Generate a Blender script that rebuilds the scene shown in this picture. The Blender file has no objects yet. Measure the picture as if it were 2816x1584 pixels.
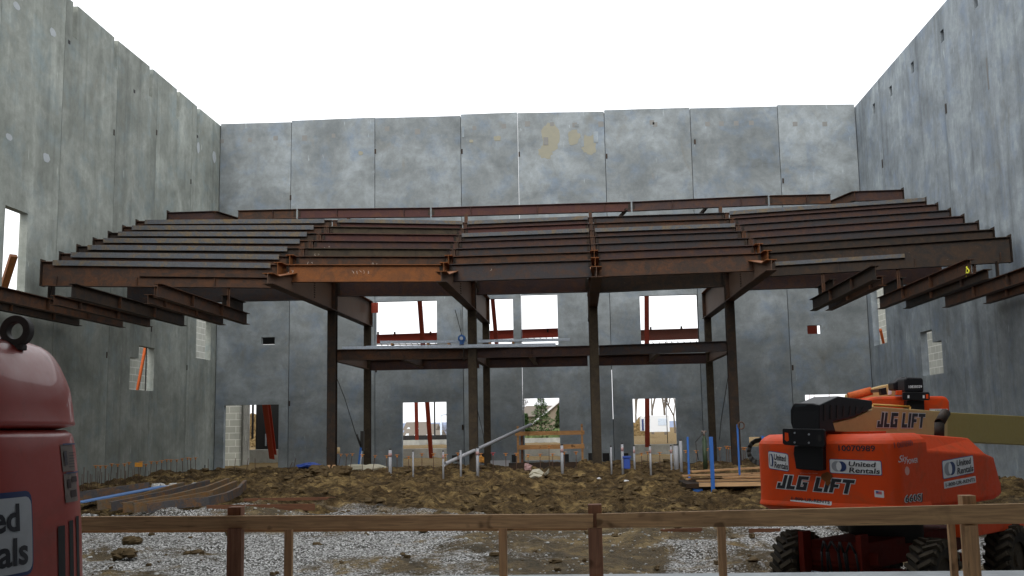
import bpy, bmesh, math, random
import numpy as np
from mathutils import Vector, Matrix
random.seed(7); rng = np.random.default_rng(7)
SC = bpy.context.scene
C = SC.collection
# ------------------------------------------------------------------ camera
FPX, CX, CY = 2875.0, 1408.0, 792.0
_dy = np.array([186/FPX, -382/FPX, -1.0]); _dy /= np.linalg.norm(_dy)
_dz = np.array([-.0177, 1, 0.0]); _dz[2] = (_dz[0]*_dy[0]+_dz[1]*_dy[1])/-_dy[2]; _dz /= np.linalg.norm(_dz)
_dx = np.cross(_dy, _dz)
RC = np.array([_dx, _dy, _dz])                       # camera -> world rotation
cam = bpy.data.objects.new("camera", bpy.data.cameras.new("camera"))
C.objects.link(cam); SC.camera = cam
cam.matrix_world = Matrix([list(RC[0])+[0], list(RC[1])+[0], list(RC[2])+[0], [0, 0, 0, 1]])
cam.data.sensor_width = 36; cam.data.lens = 36*FPX/2816
cam.data.clip_start = .05; cam.data.clip_end = 4000
# ------------------------------------------------------------------ light
W = bpy.data.worlds.new("World"); SC.world = W; W.use_nodes = True
nt = W.node_tree; bg = nt.nodes['Background']
sky = nt.nodes.new('ShaderNodeTexSky'); sky.sky_type = 'NISHITA'; sky.sun_disc = False
sky.sun_elevation = math.radians(30); sky.sun_rotation = math.radians(186); sky.dust_density = 6; sky.air_density = 1.0; sky.ozone_density = 1.0
hs = nt.nodes.new('ShaderNodeHueSaturation'); hs.inputs['Saturation'].default_value = .22
nt.links.new(sky.outputs[0], hs.inputs['Color'])
mxw = nt.nodes.new('ShaderNodeMix'); mxw.data_type = 'RGBA'; mxw.inputs[0].default_value = .75      # cloud layer over the clear sky
nt.links.new(hs.outputs[0], mxw.inputs[6]); # overcast luminance: brightest overhead, a third of that at the horizon
tcw = nt.nodes.new('ShaderNodeTexCoord'); spw = nt.nodes.new('ShaderNodeSeparateXYZ'); nt.links.new(tcw.outputs['Generated'], spw.inputs[0])
rpw = nt.nodes.new('ShaderNodeValToRGB'); nt.links.new(spw.outputs[2], rpw.inputs[0])
rpw.color_ramp.elements[0].position = 0; rpw.color_ramp.elements[0].color = (.41, .415, .425, 1)
rpw.color_ramp.elements[1].position = 1; rpw.color_ramp.elements[1].color = (.50, .515, .53, 1)
mlw = nt.nodes.new('ShaderNodeMix'); mlw.data_type = 'RGBA'; mlw.blend_type = 'MULTIPLY'; mlw.inputs[0].default_value = 1
nt.links.new(rpw.outputs[0], mlw.inputs[6]); mlw.inputs[7].default_value = (20, 20, 20, 1); nt.links.new(mlw.outputs[2], mxw.inputs[7])
nt.links.new(mxw.outputs[2], bg.inputs[0]); bg.inputs[1].default_value = .14
sl = bpy.data.lights.new("sun", 'SUN'); sl.energy = .45; sl.angle = math.radians(14); sl.color = (1, .96, .9)
so = bpy.data.objects.new("sun", sl); C.objects.link(so)
so.rotation_euler = (math.radians(60), 0, math.radians(-6))
SC.view_settings.view_transform = 'Standard'; SC.view_settings.look = 'None'
SC.view_settings.exposure = .72; SC.view_settings.gamma = 1
SC.render.engine = 'CYCLES'; SC.render.resolution_x = 1024; SC.render.resolution_y = 576
SC.cycles.max_bounces = 6
# ------------------------------------------------------------------ photo survey helpers (a pixel gives a point on a known plane)
REG = {'F': (0, 0, .91477), 1: (0, 0, 2.744), 2: (0, 480, 2.787), 3: (0, 850, 2.734), 4: (600, 480, 2.7338), 5: (1250, 480, 2.7346),
       6: (1900, 480, 2.7336), 7: (900, 780, 2.5875), 8: (2000, 980, 2.3995), 'b': (560, 900, 3.294), 'c': (1060, 1060, 4.2933),
       'd': (1600, 780, 2.3364), 'e': (200, 1280, 2.3418), 'f': (1200, 1280, 2.576), 'g': (2150, 0, 2.7447), 'h': (600, 260, 2.3418), 'a': (0, 850, 1.973)}
def ray(r, x, y):
    a, b, k = REG[r]; return RC @ np.array([(a+x/k-CX)/FPX, -(b+y/k-CY)/FPX, -1.0])
def atY(r, x, y, Y): d = ray(r, x, y); return d*(Y/d[1])
def atX(r, x, y, X): d = ray(r, x, y); return d*(X/d[0])
def atZ(r, x, y, Z): d = ray(r, x, y); return d*(Z/d[2])
def proj(p):
    c = RC.T @ np.array(p, float); return CX-FPX*c[0]/c[2], CY+FPX*c[1]/c[2]
def src(r, x, y): a, b, k = REG[r]; return a+x/k, b+y/k
_gy = [-20, 12, 15, 19, 34, 44, 54, 54.6, 90, 170, 3000]; _gz = [-2.7, -2.7, -2.65, -2.58, -1.4, -1.5, -1.42, -1.0, -1.0, -1.2, -1.2]
_gw = [-2.7, -2.7, -2.65, -2.58, -1.4, -1.5, -1.42, -1.0, -1.0, -4.2, -4.2]
def g0(x, y):
    t = np.clip((np.asarray(x, float)+12)/10, 0, 1)
    return np.interp(y, _gy, _gz)*t+np.interp(y, _gy, _gw)*(1-t)
def atG(r, x, y):
    d = ray(r, x, y)
    for Y in np.arange(12.2, 400, .05):
        p = d*(Y/d[1])
        if p[2] < g0(p[0], Y): return p
    return p
# value noise in numpy
_T = rng.random((256, 256))
def vn(x, y):
    x = np.asarray(x, float); y = np.asarray(y, float)
    xi = np.floor(x).astype(int); yi = np.floor(y).astype(int); fx = x-xi; fy = y-yi
    fx = fx*fx*(3-2*fx); fy = fy*fy*(3-2*fy)
    t = lambda a, b: _T[a & 255, b & 255]
    return (t(xi, yi)*(1-fx)+t(xi+1, yi)*fx)*(1-fy)+(t(xi, yi+1)*(1-fx)+t(xi+1, yi+1)*fx)*fy
def fbm(x, y, o=4):
    s = 0; a = .5
    for i in range(o): s = s+a*(vn(x*2**i+17*i, y*2**i+31*i)-.5)*2; a *= .5
    return s
def dirtmask(x, y):      # 1 = churned mud, 0 = gravel
    return np.clip((y-24.1+2.6*fbm(x*.25+3, y*.25)+1.8*fbm(x*.9, y*.9+7)-.10*np.abs(x-1))/1.6, 0, 1)
def gz(x, y):
    b = g0(x, y); m = dirtmask(x, y)
    inside = (np.asarray(y) > 12.5) & (np.asarray(y) < 120)
    lump = (.24*fbm(x*.45, y*.45, 3)+.42*np.abs(fbm(x*1.2, y*1.2+9, 6))+.22*fbm(x*3.1, y*3.1, 4)-.15)*m
    fade = np.clip((46-np.asarray(y))/4, .25, 1)
    grav = (.16*fbm(x*.5+40, y*.7, 4)+.06*fbm(x*2.5, y*2.5+5, 4))*(1-m)+.22*np.clip(fbm(x*.8+9, y*1.5+90, 3)-.12, 0, 1)*(1-m)
    return b+np.where(inside, lump*fade*.8+grav, 0)
# ------------------------------------------------------------------ mesh builder
class MB:
    def __init__(s): s.v = []; s.f = []; s.smooth = []
    def add(s, vs, fs, sm=False):
        n = len(s.v); s.v += [tuple(float(c) for c in v) for v in vs]
        s.f += [tuple(n+i for i in f) for f in fs]; s.smooth += [sm]*len(fs); return s
    def box(s, a, b):
        x0, y0, z0 = [min(a[i], b[i]) for i in range(3)]; x1, y1, z1 = [max(a[i], b[i]) for i in range(3)]
        return s.add([(x0,y0,z0),(x1,y0,z0),(x1,y1,z0),(x0,y1,z0),(x0,y0,z1),(x1,y0,z1),(x1,y1,z1),(x0,y1,z1)],
                     [(0,3,2,1),(4,5,6,7),(0,1,5,4),(1,2,6,5),(2,3,7,6),(3,0,4,7)])
    def frame(s, p0, p1, up=None):
        p0 = np.array(p0, float); p1 = np.array(p1, float); d = p1-p0; d /= np.linalg.norm(d)
        u = np.array([0, 0, 1.]) if up is None else np.array(up, float)
        if abs(d@u) > .98: u = np.array([0, 1., 0])
        sd = np.cross(d, u); sd /= np.linalg.norm(sd); u = np.cross(sd, d); return p0, p1, sd, u
    def sweep(s, p0, p1, prof, up=None, sm=False):           # prof: list of (side, up) outline points
        p0, p1, sd, u = s.frame(p0, p1, up); n = len(prof)
        vs = [p0+sd*a+u*b for a, b in prof]+[p1+sd*a+u*b for a, b in prof]
        fs = [(i, (i+1) % n, n+(i+1) % n, n+i) for i in range(n)]
        m = len(s.f)
        s.add(vs, fs+[tuple(range(n))[::-1], tuple(range(n, 2*n))], sm)
        if sm: s.smooth[-1] = s.smooth[-2] = False
        return s
    def bar(s, p0, p1, w, h, up=None):
        return s.sweep(p0, p1, [(-w/2, -h/2), (w/2, -h/2), (w/2, h/2), (-w/2, h/2)], up)
    def tube(s, p0, p1, r, n=10):
        return s.sweep(p0, p1, [(r*math.cos(2*math.pi*i/n), r*math.sin(2*math.pi*i/n)) for i in range(n)], None, True)
    def cone(s, p0, p1, r0, r1, n=6):
        p0, p1, sd, u = s.frame(p0, p1)
        c = [(math.cos(2*math.pi*i/n), math.sin(2*math.pi*i/n)) for i in range(n)]
        return s.add([p0+r0*(sd*a+u*b) for a, b in c]+[p1+r1*(sd*a+u*b) for a, b in c], [(i, (i+1) % n, n+(i+1) % n, n+i) for i in range(n)], True)
    def hollow(s, p0, p1, r, t, n=16):
        a, b, sd, u = s.frame(p0, p1)
        cs = [(math.cos(2*math.pi*i/n), math.sin(2*math.pi*i/n)) for i in range(n)]
        vs = [];
        for p in (a, b):
            for rr in (r, r-t): vs += [p+rr*(sd*x+u*y) for x, y in cs]
        fs = []
        for i in range(n):
            j = (i+1) % n
            fs += [(i, j, 2*n+j, 2*n+i), (n+j, n+i, 3*n+i, 3*n+j), (j, i, n+i, n+j), (2*n+i, 2*n+j, 3*n+j, 3*n+i)]
        return s.add(vs, fs, True)
    def ibeam(s, p0, p1, d, bf, tf=.016, tw=.011, up=None):      # p0-p1 runs along the top of the beam
        a, b, t, w = bf/2, d, tf, tw/2
        pr = [(-a, 0), (-a, -t), (-w, -t), (-w, -b+t), (-a, -b+t), (-a, -b), (a, -b), (a, -b+t), (w, -b+t), (w, -t), (a, -t), (a, 0)]
        p0, p1, sd, u = s.frame(p0, p1, up); n = 12
        vs = [p0+sd*x+u*y for x, y in pr]+[p1+sd*x+u*y for x, y in pr]
        fs = [(i, (i+1) % n, n+(i+1) % n, n+i) for i in range(n)]
        for o in (0, n):
            k = [(0, 1, 10, 11), (2, 3, 8, 9), (4, 5, 6, 7)]
            # flange ends need the web corner points: quads across are planar
            fs += [tuple(o+i for i in (0, 1, 2, 9, 10, 11)), tuple(o+i for i in (2, 3, 8, 9)), tuple(o+i for i in (4, 5, 6, 7, 8, 3))]
        return s.add(vs, fs)
    def tray(s, p0, p1, w, h, t=.004):                           # open channel
        return s.sweep(p0, p1, [(-w/2, 0), (w/2, 0), (w/2, h), (w/2-t, h), (w/2-t, t), (-w/2+t, t), (-w/2+t, h), (-w/2, h)])
    def poly(s, pts, off):                                       # closed outline pushed along a vector
        off = np.array(off, float); n = len(pts); pts = [np.array(p, float) for p in pts]
        return s.add(pts+[p+off for p in pts], [tuple(range(n)), tuple(range(n, 2*n))[::-1]]+[(i, n+i, n+(i+1) % n, (i+1) % n) for i in range(n)])
    def grid(s, fn, nu, nv, sm=True, closed=False):
        vs = [fn(i/nu, j/nv) for j in range(nv+1) for i in range(nu+(0 if closed else 1))]
        w = nu if closed else nu+1
        fs = [(j*w+i, j*w+(i+1) % w, (j+1)*w+(i+1) % w, (j+1)*w+i) for j in range(nv) for i in range(nu)]
        return s.add(vs, fs, sm)
    def blob(s, c, r, seed=0, sq=(1, 1, 1), nu=8, nv=5, rough=.3):
        R = random.Random(seed); c = np.array(c, float); vs = [c+np.array([0, 0, -r*sq[2]])]
        for j in range(1, nv):
            th = math.pi*j/nv
            for i in range(nu):
                ph = 2*math.pi*i/nu; q = r*(1+R.uniform(-rough, rough))
                vs.append(c+np.array([q*sq[0]*math.sin(th)*math.cos(ph), q*sq[1]*math.sin(th)*math.sin(ph), -q*sq[2]*math.cos(th)]))
        vs.append(c+np.array([0, 0, r*sq[2]])); fs = [(0, 1+(i+1) % nu, 1+i) for i in range(nu)]
        for j in range(nv-2):
            for i in range(nu): fs.append((1+j*nu+i, 1+j*nu+(i+1) % nu, 1+(j+1)*nu+(i+1) % nu, 1+(j+1)*nu+i))
        k = len(vs)-1; fs += [(k, 1+(nv-2)*nu+i, 1+(nv-2)*nu+(i+1) % nu) for i in range(nu)]
        return s.add(vs, fs)
def tag(o, label=None, cat=None, group=None, kind=None):
    if label: o['label'] = label
    if cat: o['category'] = cat
    if group: o['group'] = group
    if kind: o['kind'] = kind
    return o
def obj(name, mb, mat, parent=None, local=False, bevel=0, label=None):
    me = bpy.data.meshes.new(name); v = np.array(mb.v, float)
    if parent is not None and not local:
        p = parent; off = np.zeros(3)
        while p is not None: off = off+np.array(p.location); p = p.parent
        v = v-off
    me.from_pydata(v.tolist(), [], mb.f); me.polygons.foreach_set('use_smooth', mb.smooth); me.materials.append(mat)
    me.update()
    o = bpy.data.objects.new(name, me); C.objects.link(o)
    if parent is not None: o.parent = parent
    if bevel:
        b = o.modifiers.new('bevel', 'BEVEL'); b.width = bevel; b.segments = 2; b.limit_method = 'ANGLE'
    if label: o['label'] = label
    return o
def single(name, mb, mat, label, cat, group=None, bevel=0, base=None):      # a thing that is one mesh, origin at its base
    v = np.array(mb.v); c = (v.min(0)+v.max(0))/2; c[2] = v[:, 2].min()
    mb.v = [tuple(q) for q in (v-c)]
    o = obj(name, mb, mat, None, bevel=bevel); o.location = c; return tag(o, label, cat, group)
def empty(name, loc, label, cat, group=None, rz=0):
    o = bpy.data.objects.new(name, None); C.objects.link(o); o.location = [float(q) for q in loc]; o.rotation_euler[2] = rz
    o.empty_display_size = .2; return tag(o, label, cat, group)
# ------------------------------------------------------------------ materials
def mk(name, base, rough=.7, metal=0, coat=0, spec=.5):
    m = bpy.data.materials.new(name); m.use_nodes = True; b = m.node_tree.nodes['Principled BSDF']
    b.inputs['Base Color'].default_value = (*base, 1); b.inputs['Roughness'].default_value = rough
    b.inputs['Metallic'].default_value = metal; b.inputs['Coat Weight'].default_value = coat; b.inputs['Specular IOR Level'].default_value = spec
    return m
def N(m, t, **k):
    n = m.node_tree.nodes.new(t)
    for a, b in k.items(): setattr(n, a, b)
    return n
def coords(m, scale=(1, 1, 1), src='Object', rnd=True):
    tc = N(m, 'ShaderNodeTexCoord'); mp = N(m, 'ShaderNodeMapping'); mp.inputs['Scale'].default_value = scale
    L = m.node_tree.links
    L.new(tc.outputs[src], mp.inputs['Vector'])
    if rnd:
        oi = N(m, 'ShaderNodeObjectInfo'); mu = N(m, 'ShaderNodeMath', operation='MULTIPLY'); mu.inputs[1].default_value = 37
        L.new(oi.outputs['Random'], mu.inputs[0]); cb = N(m, 'ShaderNodeCombineXYZ')
        for i in range(3): L.new(mu.outputs[0], cb.inputs[i])
        L.new(cb.outputs[0], mp.inputs['Location'])
    return mp.outputs[0]
def noise(m, vec, scale, detail=4, rough=.6, dist=0):
    n = N(m, 'ShaderNodeTexNoise'); n.inputs['Scale'].default_value = scale; n.inputs['Detail'].default_value = detail
    n.inputs['Roughness'].default_value = rough; n.inputs['Distortion'].default_value = dist
    m.node_tree.links.new(vec, n.inputs['Vector']); return n.outputs['Fac']
def ramp(m, fac, stops):
    r = N(m, 'ShaderNodeValToRGB'); e = r.color_ramp.elements
    while len(e) < len(stops): e.new(.5)
    for q, (p, c) in zip(e, stops): q.position = p; q.color = (*c, 1) if len(c) == 3 else c
    m.node_tree.links.new(fac, r.inputs[0]); return r.outputs[0]
def mix(m, fac, a, b, mode='MIX'):
    x = N(m, 'ShaderNodeMix'); x.data_type = 'RGBA'; x.blend_type = mode; L = m.node_tree.links
    for i, q in ((0, fac), (6, a), (7, b)):
        if isinstance(q, (int, float)): x.inputs[i].default_value = q
        elif isinstance(q, tuple): x.inputs[i].default_value = (*q, 1)
        else: L.new(q, x.inputs[i])
    return x.outputs[2]
def bump(m, h, st=.3, dist=.02):
    b = N(m, 'ShaderNodeBump'); b.inputs['Strength'].default_value = st; b.inputs['Distance'].default_value = dist
    L = m.node_tree.links; L.new(h, b.inputs['Height']); L.new(b.outputs[0], m.node_tree.nodes['Principled BSDF'].inputs['Normal'])
def setc(m, c): m.node_tree.links.new(c, m.node_tree.nodes['Principled BSDF'].inputs['Base Color'])
g3 = lambda v: (v, v, v)
def concrete(name, lo, mid, hi, tint, streak):
    m = mk(name, mid, .9, spec=.12); v = coords(m)
    a = noise(m, v, .6, 7, .66, .35); c = ramp(m, a, [(.33, lo), (.5, mid), (.66, hi)])
    b = noise(m, v, 1.1, 5, .65, .4); c = mix(m, ramp(m, b, [(.5, g3(0)), (.72, g3(.75))]), c, tint)
    s = noise(m, coords(m, streak), 1.0, 5, .6, .3)
    c = mix(m, .75, c, ramp(m, s, [(.30, g3(.70)), (.45, g3(.95)), (.55, g3(1.0)), (.70, g3(1.18))]), 'MULTIPLY')
    k0 = noise(m, coords(m, (4, 4, .10)), 1.0, 3, .5, .1); c = mix(m, .8, c, ramp(m, k0, [(.28, g3(.80)), (.45, g3(1)), (.62, g3(1.0)), (.72, g3(1.16))]), 'MULTIPLY') if streak[2] < .3 else c
    k = noise(m, v, 3.4, 5, .7, .5); c = mix(m, .7, c, ramp(m, k, [(.3, g3(.78)), (.55, g3(1.0)), (.75, g3(1.15))]), 'MULTIPLY')
    f = noise(m, v, 30, 3, .7); c = mix(m, .5, c, ramp(m, f, [(.3, g3(.85)), (.7, g3(1.12))]), 'MULTIPLY')
    w = noise(m, coords(m, (2.5, 2.5, .6)), 2.2, 3, .5); c = mix(m, ramp(m, w, [(.70, g3(0)), (.76, g3(.45))]), c, tuple(min(1, q*1.5) for q in hi))
    d = noise(m, coords(m, (1, 1, .5)), .9, 4, .6, 1); c = mix(m, ramp(m, d, [(.62, g3(0)), (.78, g3(.55))]), c, (.17, .155, .12))
    oi = N(m, 'ShaderNodeObjectInfo'); c = mix(m, 1, c, ramp(m, oi.outputs['Random'], [(0, g3(.88)), (1, g3(1.1))]), 'MULTIPLY')
    setc(m, c); bump(m, f, .25, .01); return m
M = {}
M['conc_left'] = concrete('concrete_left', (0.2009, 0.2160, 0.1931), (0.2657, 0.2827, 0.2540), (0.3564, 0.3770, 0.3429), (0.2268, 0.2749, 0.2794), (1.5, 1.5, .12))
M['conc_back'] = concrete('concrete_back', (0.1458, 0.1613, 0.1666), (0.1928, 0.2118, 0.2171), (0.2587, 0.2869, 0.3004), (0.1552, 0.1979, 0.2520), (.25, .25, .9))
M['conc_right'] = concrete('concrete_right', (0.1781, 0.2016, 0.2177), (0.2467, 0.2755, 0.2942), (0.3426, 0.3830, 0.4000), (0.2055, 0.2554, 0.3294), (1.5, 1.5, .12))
M['conc_plain'] = concrete('concrete_plain', (.3, .3, .28), (.4, .4, .37), (.5, .5, .46), (.38, .38, .36), (1, 1, .3))
M['slab'] = concrete('slab_concrete', (.30, .32, .32), (.38, .40, .41), (.45, .47, .48), (.36, .39, .41), (.6, .6, .6))
def steel(name, a, b, rust, amt, rough=.62, scratch=True):
    m = mk(name, a, rough, 0, spec=.22)
    v = coords(m); n1 = noise(m, v, 1.4, 5, .65, .4); c = mix(m, n1, a, b)
    n2 = noise(m, v, 3.1, 6, .7, .8); lo = .62-.32*amt
    c = mix(m, ramp(m, n2, [(lo, g3(0)), (lo+.22, g3(.85))]), c, rust)
    n3 = noise(m, v, 22, 4, .7); c = mix(m, .6, c, ramp(m, n3, [(.3, g3(.65)), (.7, g3(1.3))]), 'MULTIPLY')
    if scratch:
        n4 = noise(m, coords(m, (1, 1, 6)), 9, 2, .5); c = mix(m, ramp(m, n4, [(.74, g3(0)), (.78, g3(.35))]), c, (.3, .25, .2))
    setc(m, c); bump(m, n3, .15, .004); return m
M['st_brown'] = steel('steel_brown', (0.0422, 0.0248, 0.0167), (0.0236, 0.0161, 0.0130), (0.0837, 0.0322, 0.0112), .7)
M['st_rust'] = steel('steel_rust', (0.1360, 0.0496, 0.0128), (0.0680, 0.0320, 0.0160), (0.1840, 0.0600, 0.0120), .85)
M['st_purple'] = steel('steel_purple', (0.0465, 0.0248, 0.0236), (0.0298, 0.0186, 0.0186), (0.0744, 0.0310, 0.0136), .55)
M['st_red'] = steel('steel_maroon', (0.0682, 0.0211, 0.0198), (0.0434, 0.0186, 0.0174), (0.0806, 0.0298, 0.0136), .5)
M['st_blue'] = steel('steel_bluegrey', (0.0347, 0.0310, 0.0335), (0.0236, 0.0205, 0.0223), (0.0620, 0.0279, 0.0124), .5)
M['st_dark'] = steel('steel_dark', (0.0211, 0.0149, 0.0112), (0.0136, 0.0105, 0.0087), (0.0434, 0.0217, 0.0087), .6)
M['st_mud'] = steel('steel_muddy', (0.0322, 0.0229, 0.0136), (0.0198, 0.0149, 0.0105), (0.0527, 0.0372, 0.0198), .8)
M['st_mill'] = steel('steel_mill_angle', (0.0903, 0.0976, 0.1084), (0.0615, 0.0650, 0.0723), (0.1517, 0.1011, 0.0397), .5)
M['st_tan'] = steel('steel_tan', (0.1178, 0.0713, 0.0465), (0.0744, 0.0465, 0.0341), (0.1240, 0.0558, 0.0248), .3)
M['primer'] = steel('red_primer', (.36, .055, .03), (.30, .05, .03), (.25, .06, .035), .2, .6, False)
M['primer_dull'] = steel('dull_primer', (.27, .10, .07), (.2, .08, .06), (.28, .07, .04), .3, .6, False)
M['orange_brace'] = steel('orange_brace', (.62, .14, .03), (.5, .1, .03), (.4, .1, .04), .2, .6, False)
M['pile'] = steel('pile_steel', (0.1800, 0.1425, 0.0975), (0.1200, 0.1013, 0.0825), (0.2550, 0.1200, 0.0338), .65)
M['pile_dark'] = steel('pile_steel_dark', (0.0960, 0.0920, 0.0960), (0.0720, 0.0680, 0.0680), (0.2400, 0.1120, 0.0320), .55)
M['galv'] = steel('galvanized', (.58, .65, .74), (.42, .49, .58), (.32, .35, .38), .3, .4, False)
def wood(name, a, b, along=(6, 6, 6), dirt=(.05, .035, .02), k=.5):
    m = mk(name, a, .75, spec=.25); v = coords(m, along); n = noise(m, v, 1.5, 5, .6, .4)
    c = ramp(m, n, [(.35, b), (.62, a)])
    n2 = noise(m, coords(m), 2.3, 4, .6, .8); c = mix(m, ramp(m, n2, [(.55, g3(0)), (.8, g3(k))]), c, dirt)
    n3 = noise(m, coords(m), 5.5, 2, .5); c = mix(m, ramp(m, n3, [(.66, g3(0)), (.72, g3(.7))]), c, (.07, .035, .018))
    n5 = noise(m, coords(m, (.5*along[0], 3*along[1], 3*along[2])), 1.2, 2, .4); c = mix(m, ramp(m, n5, [(.68, g3(0)), (.72, g3(.5))]), c, (.10, .055, .03))
    setc(m, c); bump(m, n, .15, .003); return m
M['wood_x'] = wood('wood_rail', (0.6480, 0.4132, 0.2188), (0.4212, 0.2592, 0.1378), (1.2, 20, 34))
M['wood_z'] = wood('wood_post', (0.5899, 0.3571, 0.1863), (0.3726, 0.2252, 0.1242), (34, 34, 1.5))
M['wood_red'] = wood('wood_old_post', (0.3645, 0.1823, 0.1080), (0.2295, 0.1148, 0.0743), (34, 34, 1.5))
M['wood_fresh'] = wood('wood_fresh', (.44, .235, .095), (.32, .165, .065), (2, 10, 10), k=.3)
M['wood_lumber'] = wood('wood_lumber', (.42, .26, .13), (.27, .15, .075), (1.5, 12, 20))
M['wood_board'] = wood('wood_board', (.19, .085, .045), (.13, .06, .035), (1.5, 12, 20))
def paint(name, col, rough=.35, coat=.3, dirt=(.12, .08, .05), amt=.35, spec=.5):
    m = mk(name, col, rough, 0, coat, spec); v = coords(m, rnd=False); n = noise(m, v, 2.2, 6, .7, .6)
    c = mix(m, ramp(m, n, [(.5, g3(0)), (.8, g3(amt))]), col, dirt)
    n3 = noise(m, v, 11, 5, .75); c = mix(m, ramp(m, n3, [(.6, g3(0)), (.8, g3(amt*.7))]), c, dirt)
    setc(m, c)
    rr = N(m, 'ShaderNodeMapRange'); rr.inputs[3].default_value = rough-.08; rr.inputs[4].default_value = rough+.3
    m.node_tree.links.new(n3, rr.inputs[0]); m.node_tree.links.new(rr.outputs[0], m.node_tree.nodes['Principled BSDF'].inputs['Roughness'])
    return m
M['orange'] = paint('orange_paint', (.60, .056, .006), .45, .05, (.22, .07, .03), .7, .2)
M['orange_shaded'] = paint('shaded_orange_paint', (.11, .009, .004), .6, 0, (.04, .025, .018), .8, .2)  # orange darkened to carry the undercarriage shade, with mud over it
M['cream'] = paint('cream_boom_paint', (.47, .33, .13), .5, .1, (.25, .18, .08), .4)
M['yolk'] = paint('yellow_boom_paint', (.30, .225, .055), .5, .1, (.2, .15, .06), .3)
M['black'] = mk('black_plastic', (.008, .008, .010), .42, spec=.25)
M['black_matt'] = mk('black_matt', (.012, .011, .011), .8)
M['ink'] = mk('black_ink', (.012, .012, .018), .55)
M['redbody'] = paint('faded_red_paint', (0.3900, 0.0507, 0.0372), .38, .25, (.15, .05, .04), .75, .4)
M['red_dark'] = mk('dark_maroon', (.035, .015, .014), .8)
M['sticker'] = paint('sticker_white', (.62, .63, .65), .45, .2, (.3, .25, .22), .5)
M['sticker_old'] = paint('sticker_weathered', (.46, .475, .50), .5, .1, (.2, .16, .16), .45)
M['sticker_blue'] = mk('sticker_blue', (.02, .06, .24), .4)
M['sticker_navy'] = mk('sticker_navy', (.012, .03, .12), .5)
M['sticker_grey'] = mk('sticker_grey', (.26, .27, .30), .4)
M['white_trim'] = mk('white_trim', (.7, .7, .7), .5)
M['tan_label'] = paint('weathered_label', (.17, .13, .11), .6, 0, (.07, .05, .05), .8)
M['rubber'] = paint('muddy_rubber', (.028, .025, .022), .9, 0, (.13, .10, .06), .75, .2)
M['mud_rubber'] = paint('lug_rubber', (.05, .042, .032), .95, 0, (.13, .105, .07), .85, .1)
M['blue'] = paint('blue_paint', (.02, .12, .42), .5, .1, (.04, .06, .1), .4)
M['bluetarp'] = mk('blue_tarp', (.02, .06, .30), .45)
M['pvc'] = paint('white_pvc', (0.3040, 0.3120, 0.3360), .45, 0, (.3, .27, .22), .4)
M['pvc_pink'] = mk('faded_pink_tape', (.36, .22, .21), .6)
M['rebar'] = mk('rebar_rust', (.085, .045, .028), .85)
M['cap'] = mk('orange_cap', (.62, .24, .05), .6)
M['cap_yellow'] = mk('yellow_cap', (.75, .33, .04), .6)
M['red_cap'] = mk('red_plastic', (.6, .05, .06), .5)
M['bag'] = paint('paper_bag', (.42, .39, .30), .85, 0, (.2, .17, .1), .6)
M['cable'] = mk('dark_cable', (.02, .018, .016), .6)
M['green'] = paint('dark_green_paint', (.028, .05, .022), .5, 0, (.05, .04, .03), .5)
M['hoist'] = mk('hoist_blue', (.015, .10, .33), .4)
M['glassy'] = mk('dark_glass', (.03, .035, .04), .15)
# blockwork
def blockwork():
    m = mk('blockwork', (.5, .5, .45), .9); tc = N(m, 'ShaderNodeTexCoord'); sp = N(m, 'ShaderNodeSeparateXYZ'); cb = N(m, 'ShaderNodeCombineXYZ')
    L = m.node_tree.links; L.new(tc.outputs['Object'], sp.inputs[0]); ad = N(m, 'ShaderNodeMath', operation='ADD')
    L.new(sp.outputs[0], ad.inputs[0]); L.new(sp.outputs[1], ad.inputs[1]); L.new(ad.outputs[0], cb.inputs[0]); L.new(sp.outputs[2], cb.inputs[1])
    br = N(m, 'ShaderNodeTexBrick'); L.new(cb.outputs[0], br.inputs[0]); br.inputs['Scale'].default_value = 1.0
    br.inputs['Brick Width'].default_value = .62; br.inputs['Row Height'].default_value = .3; br.inputs['Mortar Size'].default_value = .014
    br.inputs['Color1'].default_value = (.40, .41, .36, 1); br.inputs['Color2'].default_value = (.33, .34, .30, 1); br.inputs['Mortar'].default_value = (.62, .62, .58, 1)
    n = noise(m, coords(m), 2, 5, .6); setc(m, mix(m, .6, br.outputs[0], ramp(m, n, [(.3, g3(.8)), (.7, g3(1.1))]), 'MULTIPLY')); return m
M['block'] = blockwork()
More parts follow.
